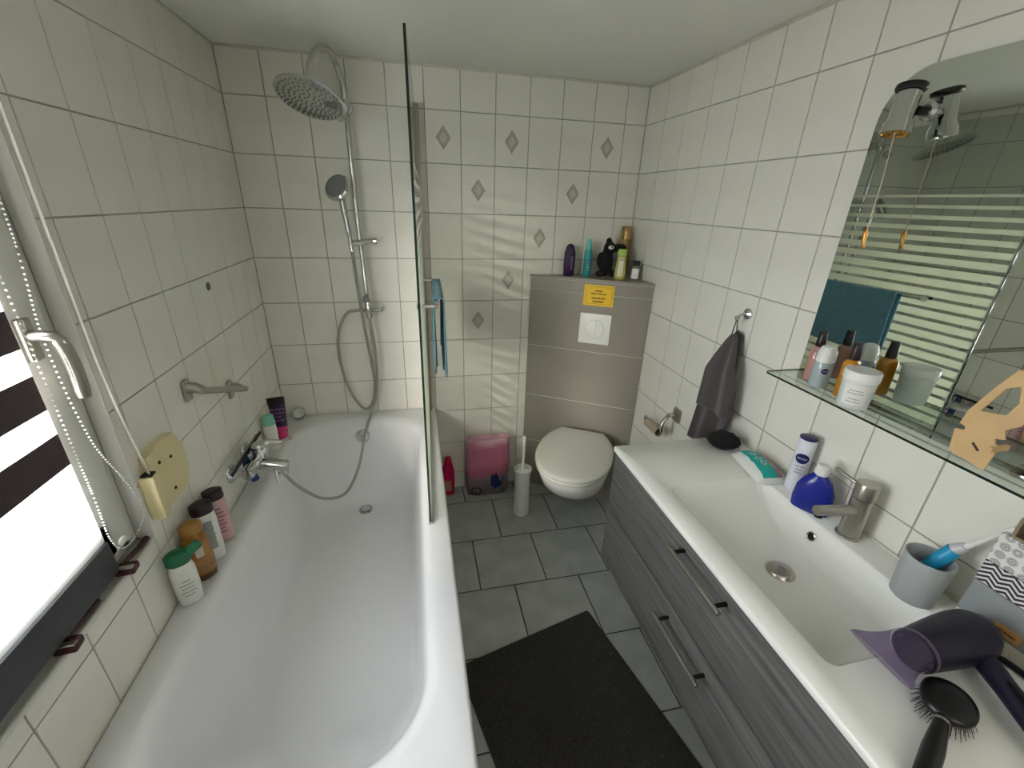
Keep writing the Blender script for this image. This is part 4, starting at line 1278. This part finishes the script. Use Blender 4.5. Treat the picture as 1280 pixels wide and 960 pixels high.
# hair brush
hb_ = thing('hair_brush', 'black round paddle hair brush lying on the washbasin below the hair dryer', 'hair brush', (1.475, -1.838, CT), R(25))
obj('paddle', MB().loft([[se(a, b, 2.2, 2 * PI * j / 32) + (z,) for j in range(32)] for z, a, b in ((0.018, .034, .027), (0.021, .041, .034), (0.029, .042, .035), (0.034, .038, .031), (0.037, .027, .021))]), 'black', hb_, smooth=60)
obj('handle', MB().tube([(-0.038, 0.0, 0.026), (-0.06, -0.001, 0.024), (-0.10, -0.002, 0.020), (-0.16, -0.003, 0.0145), (-0.172, -0.003, 0.014)], [0.009, 0.0105, 0.0135, 0.0135, 0.009], 14), 'black', hb_)
obj('ring_band', MB().tube([(-0.046, 0, 0.0252), (-0.050, 0, 0.0249)], 0.0105, 14), 'steel', hb_)
bb = MB()
for k in range(150):
    a = k * 2.399963
    r_ = math.sqrt((k + 1) / 150)
    x, y = 0.037 * r_ * math.cos(a), 0.030 * r_ * math.sin(a)
    bb.tube([(x, y, 0.020), (x * 1.38, y * 1.4, 0.0012)], [0.0007, 0.0005], 4)
bs = obj('bristles', bb, 'rubber', hb_)
bs['kind'] = 'stuff'

# paper chest of drawers against the wall
pc = thing('paper_drawer_chest', 'small patterned cardboard drawer chest against the tiles on the washbasin', 'drawer chest', (1.700, -1.83, CT))
chm = bpy.data.materials.new('chevron_print')
chm.use_nodes = True
nt = chm.node_tree
pcb = nt.nodes['Principled BSDF']
pcb.inputs['Roughness'].default_value = 0.6


def mnode(op, a, b=None):
    n = nt.nodes.new('ShaderNodeMath')
    n.operation = op
    for i_, v_ in enumerate((a, b)):
        if v_ is None:
            continue
        if isinstance(v_, (int, float)):
            n.inputs[i_].default_value = v_
        else:
            nt.links.new(v_, n.inputs[i_])
    return n.outputs[0]


tc = nt.nodes.new('ShaderNodeTexCoord')
sx = nt.nodes.new('ShaderNodeSeparateXYZ')
nt.links.new(tc.outputs['Object'], sx.inputs[0])
zig = mnode('PINGPONG', mnode('MULTIPLY', sx.outputs['Y'], 70.0), 1.0)
wv = mnode('FRACT', mnode('ADD', mnode('MULTIPLY', sx.outputs['Z'], 105.0), zig))
st_ = mnode('GREATER_THAN', wv, 0.48)
mixc = nt.nodes.new('ShaderNodeMixRGB')
mixc.inputs[1].default_value = lin((222, 218, 218)) + (1,)
mixc.inputs[2].default_value = lin((46, 36, 54)) + (1,)
nt.links.new(st_, mixc.inputs[0])
nt.links.new(mixc.outputs[0], pcb.inputs['Base Color'])
M['chevron'] = chm
flm = bpy.data.materials.new('floral_dot_print')
flm.use_nodes = True
nt = flm.node_tree
pcb = nt.nodes['Principled BSDF']
pcb.inputs['Roughness'].default_value = 0.6
tc = nt.nodes.new('ShaderNodeTexCoord')
vo = nt.nodes.new('ShaderNodeTexVoronoi')
vo.inputs['Scale'].default_value = 52
vo.inputs['Randomness'].default_value = 0.15
nt.links.new(tc.outputs['Object'], vo.inputs['Vector'])
cr = nt.nodes.new('ShaderNodeValToRGB')
cr.color_ramp.interpolation = 'CONSTANT'
e = cr.color_ramp.elements
e[0].position, e[0].color = 0.0, lin((150, 150, 150)) + (1,)
e[1].position, e[1].color = 0.42, lin((224, 222, 218)) + (1,)
for ps, cc in ((0.12, (205, 203, 200)), (0.2, (150, 150, 152)), (0.3, (196, 194, 192)), (0.36, (158, 158, 158))):
    n_ = e.new(ps)
    n_.color = lin(cc) + (1,)
nt.links.new(vo.outputs['Distance'], cr.inputs[0])
nt.links.new(cr.outputs[0], pcb.inputs['Base Color'])
M['floral'] = flm
obj('case', MB().box((0.004, -0.12, 0.0), (0.050, 0.13, 0.215), 0.001), 'floral', pc, smooth=0)
obj('floral_drawer', MB().box((0.0, -0.12, 0.152), (0.004, 0.13, 0.215), 0.001), 'floral', pc, smooth=0)
obj('chevron_drawer', MB().box((0.0, -0.12, 0.104), (0.004, 0.13, 0.150), 0.001), 'chevron', pc, smooth=0)
M['grey_card'] = mat('grey_card', (140, 144, 146), 0.7)
gd = obj('grey_drawer', MB().box((0.0, -0.12, 0.028), (0.004, 0.13, 0.103), 0.001), 'grey_card', pc, smooth=0)
obj('base_tray', MB().box((-0.001, -0.12, 0.0), (0.004, 0.13, 0.027), 0.001), mat('pale_card', (206, 200, 184), 0.7), pc, smooth=0)
vs, fs = disc_flat(0.014, 0.014)
obj('finger_hole', MB().lathe([(0.015, 0), (0.015, 0.0006)], 20, T(-0.0002, 0.025, 0.098) @ RY(R(-90))), 'black', gd)
nl = obj('name_plate', MB().box((-0.003, 0.036, 0.034), (0.0, 0.075, 0.054), 0.001), mat('tan_plate', (188, 144, 84), 0.5), gd)
vs, fs = bars_flat([1.0], 0.026, 0.006, 0.8, 8)
obj('plate_print', MB().add([(-0.0034, 0.0555 - v[0], 0.044 + v[1]) for v in vs], fs), mat('brown_print', (116, 70, 40), 0.6), nl, smooth=0)
wt = thing('wooden_tray', 'brown wooden box with an open front on top of the drawer chest', 'box', (1.722, -1.80, CT + 0.2155))
M['brown_wood'] = mat('light_brown_wood', (150, 132, 104), 0.5, var=0.25, vscale=20, stretch=(1, 0.15, 1))
obj('walls', MB().box((-0.022, -0.08, 0.0), (0.028, 0.088, 0.005), 0.001).box((-0.022, -0.08, 0.036), (0.028, 0.088, 0.042), 0.001).box((0.022, -0.08, 0.004), (0.028, 0.088, 0.037)).box((-0.022, 0.083, 0.004), (0.028, 0.088, 0.037)).box((-0.022, -0.08, 0.004), (0.028, -0.075, 0.037)), 'brown_wood', wt, smooth=0)
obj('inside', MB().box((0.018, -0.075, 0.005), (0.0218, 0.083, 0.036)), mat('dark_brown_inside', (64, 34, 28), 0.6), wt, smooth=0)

# ------------------------------------------------------------------ mirror
def mirror_outline(y0, y1, z0, z1, r, k=10):
    pts = [(y0, z0), (y1, z0)]
    for (cy, a0) in ((y1 - r, 0), (y0 + r, 90)):
        for j in range(k + 1):
            a = R(a0 + 90 * j / k)
            pts.append((cy + r * math.cos(a), z1 - r + r * math.sin(a)))
    return pts


MRX = W - 0.006
mi = thing('wall_mirror', 'frameless mirror with rounded top corners over the washbasin', 'mirror', (W, -1.47, 1.12))
mo = mirror_outline(-0.315, 0.315, 0.0, 0.735, 0.10)
mk = lambda e, x: [(x, y * (1 - e / 0.315), 0.3675 + (z - 0.3675) * (1 - e / 0.3675)) for y, z in mo]
obj('mirror_glass', MB().loft([mk(0.0, -0.0061), mk(0.0, -0.0062)], cap0=True, cap1=True), 'mirror', mi, smooth=0)
obj('mirror_back', MB().loft([mk(0.0006, -0.0005), mk(0.0006, -0.0059)]), mat('mirror_edge', (120, 136, 128), 0.3), mi, smooth=0)
lp = thing('mirror_lamp', 'chrome spot lamp with black cap clipped to the mirror top corner', 'lamp', (MRX - 0.0005, -1.268, 1.765))
obj('mount', MB().lathe([(0.018, 0), (0.018, 0.006), (0.012, 0.012)], 20, RY(R(-90))), 'chrome', lp)
obj('knuckle', MB().tube([(-0.008, 0, 0.0), (-0.03, 0.004, 0.0)], 0.009, 12), 'black', lp)
LM = T(-0.055, 0.012, 0.0) @ RX(R(-6)) @ RY(R(10))
obj('lamp_shade', MB().lathe([(0.0, 0.036), (0.020, 0.036), (0.0215, 0.030), (0.0215, -0.018), (0.0265, -0.026), (0.0275, -0.046), (0.0255, -0.046), (0.024, -0.028), (0.0, -0.02)], 28, LM), 'chrome', lp, smooth=45)
obj('top_cap', MB().lathe([(0.0, 0.037), (0.0255, 0.0365), (0.028, 0.040), (0.0275, 0.046), (0.02, 0.049), (0.0, 0.049)], 28, LM), 'black', lp)
obj('reflector', MB().lathe([(0.0245, -0.045), (0.018, -0.036), (0.006, -0.032), (0.0, -0.032)], 24, LM, cap0=False), mat('gold_reflector', (206, 162, 90), 0.15, metal=1.0), lp)
pc_ = obj('pull_cord', MB().tube([(-0.058, 0.012, -0.04), (-0.056, 0.006, -0.14), (-0.056, 0.004, -0.235)], 0.0012, 6), mat('pale_cord', (196, 186, 160), 0.6), lp)
obj('pendant', MB().tube([(-0.056, 0.004, -0.232), (-0.056, 0.004, -0.246), (-0.056, 0.002, -0.262), (-0.056, 0.0, -0.275)], [0.002, 0.0055, 0.003, 0.005], 10), mat('gold_pendant', (206, 150, 80), 0.2, metal=1.0), pc_)

# glass shelf
gsf = thing('glass_shelf', 'clear glass shelf on chrome clamps below the mirror', 'shelf', (W, -1.47, 1.14))
SD = 0.122
oc_ = rr(-SD, -0.002, -0.315, 0.315, 0.012, 0, 5)
obj('glass_plate', MB().loft([[(x, y, 0.0) for x, y, _ in oc_], [(x, y, 0.006) for x, y, _ in oc_]]), 'shelf_glass', gsf, smooth=0)
obj('plate_edge', MB().loft([[(x * 1.0, y, z) for x, y, _ in oc_] for z in (0.0004, 0.0056)], cap0=False, cap1=False), 'glass_edge', gsf, smooth=0)
bpy.data.objects[gsf.children[-1].name].scale = (1.003, 1.001, 1)
for y in (-0.2, 0.12):
    cl = obj('clamp', MB().box((-0.03, y - 0.014, -0.012), (0.0, y + 0.014, -0.0005), 0.003).box((-0.024, y - 0.011, 0.0065), (0.0, y + 0.011, 0.012), 0.002), 'chrome', gsf)
obj('support_rod', MB().tube([(-0.012, -0.2, -0.006), (-0.012, 0.12, -0.006)], 0.004, 10), 'chrome', gsf)

# ------------------------------------------------------------------ things on the glass shelf
SZ = 1.1465
M['pink_clear'] = mat('pink_clear_gel', (186, 138, 128), 0.1, coat=0.3)
p = [(0, .016, .012, 2.8), (.003, .019, .015, 3), (.075, .019, .015, 3), (.09, .015, .013, 2.4), (.095, .009, .009, 2)]
bottle('pink_spray_bottle', 'pink spray bottle with black cap at the end of the glass shelf', 'bottle', (1.704, -1.232, SZ), R(20), p, 'pink_clear',
       [(.094, .0105, .0105, 2), (.097, .0115, .0115, 2), (.132, .0095, .0095, 2), (.134, .008, .008, 2)], 'black')
fx = facing(1.682, -1.278)
p = [(0, .019, .015, 2.4), (.003, .0225, .0185, 2.5), (.065, .0225, .0185, 2.5), (.070, .0215, .018, 2.4)]
t, b, c = bottle('micellar_bottle', 'clear bottle with domed white cap and small navy logo on the glass shelf', 'bottle', (1.682, -1.278, SZ), 0, p, mat('clear_blue_grey', (172, 184, 186), 0.12, coat=0.3),
                 [(.069, .0215, .018, 2.4), (.073, .0225, .0185, 2.4), (.095, .0215, .018, 2.3), (.108, .0165, .014, 2.1), (.112, .008, .007, 2)], 'white')
round_logo(b, p, .048, fx + 0.35, .0075, 'NIVEA')
fx = facing(1.655, -1.392)
M['milky'] = mat('milky_plastic', (214, 218, 214), 0.3)
p = [(0, .027, .027, 2), (.003, .030, .030, 2), (.066, .0335, .0335, 2), (.068, .033, .033, 2)]
t, b, c = bottle('cream_jar', 'white tub with screw lid and pale label on the glass shelf', 'jar', (1.662, -1.392, SZ), 0, p, 'milky',
                 [(.067, .0345, .0345, 2), (.069, .0355, .0355, 2), (.088, .0355, .0355, 2), (.09, .034, .034, 2)], 'white')
obj('label', patch(p, .012, .060, fx - 0.75, fx + 0.75), 'white', b)
obj('label_print', on_shell(*bars_flat([.8, .9, .0, .6, .8], .034, .034, .32, 2), p, .034, fx, .0012), 'grey_lbl', b, smooth=0)
p = [(0, .017, .012, 4), (.003, .0195, .014, 4), (.085, .0195, .014, 4), (.092, .017, .012, 3.4), (.096, .009, .009, 2)]
bottle('hair_oil_bottle', 'square amber hair oil bottle with dark brown cap on the glass shelf', 'bottle', (1.692, -1.338, SZ), R(12), p, mat('amber_oil', (196, 130, 22), 0.08, coat=0.6, var=0.3, vscale=25),
       [(.095, .0105, .0105, 2), (.098, .012, .012, 2), (.134, .0095, .0095, 2), (.136, .008, .008, 2)], 'maroon_cap')

# plywood cut-out leaning on the shelf
M['ply'] = mat('pale_plywood', (214, 178, 128), 0.6, var=0.12, vscale=14)
pw_ = thing('plywood_stand', 'pale plywood cut out stand with slots at the end of the glass shelf', 'stand', (1.652, -1.628, SZ))
outer = [(-0.030, 0.0), (0.028, 0.008), (0.034, 0.052), (0.020, 0.055), (0.021, 0.062), (0.031, 0.064), (0.028, 0.092), (0.006, 0.150), (-0.010, 0.186), (-0.040, 0.180),
         (-0.052, 0.132), (-0.046, 0.098), (-0.030, 0.082), (-0.036, 0.066), (-0.024, 0.062), (-0.026, 0.054), (-0.034, 0.05)]
hole = [(0.012, 0.098), (-0.006, 0.150), (-0.022, 0.160), (-0.030, 0.132), (-0.022, 0.106)]
bm = bmesh.new()


def cutout(bm, x):
    a = [bm.verts.new((x, y, z)) for y, z in outer]
    b = [bm.verts.new((x, y, z)) for y, z in hole]
    ed = [bm.edges.new((v[i], v[(i + 1) % len(v)])) for v in (a, b) for i in range(len(v))]
    bmesh.ops.triangle_fill(bm, edges=ed, use_beauty=True)
    return a, b


fa = cutout(bm, 0.0)
fb = cutout(bm, 0.004)
for u_, v_ in zip(fa, fb):
    for i in range(len(u_)):
        k = (i + 1) % len(u_)
        bm.faces.new((u_[i], u_[k], v_[k], v_[i]))
bmesh.ops.recalc_face_normals(bm, faces=bm.faces)
me = bpy.data.meshes.new('plate')
bm.to_mesh(me)
bm.free()
me.materials.append(M['ply'])
pp = obj('plate', me, 'ply', pw_)
obj('slot', MB().box((-0.0005, -0.010, 0.030), (0.0005, 0.006, 0.034), mtx=RX(R(40)) @ T(0, 0.02, -0.002)), mat('dark_slot', (60, 42, 26), 0.7), pp, smooth=0)
obj('foot_bar', MB().box((-0.014, -0.034, 0.040), (0.03, -0.027, 0.050), 0.001), 'ply', pw_)
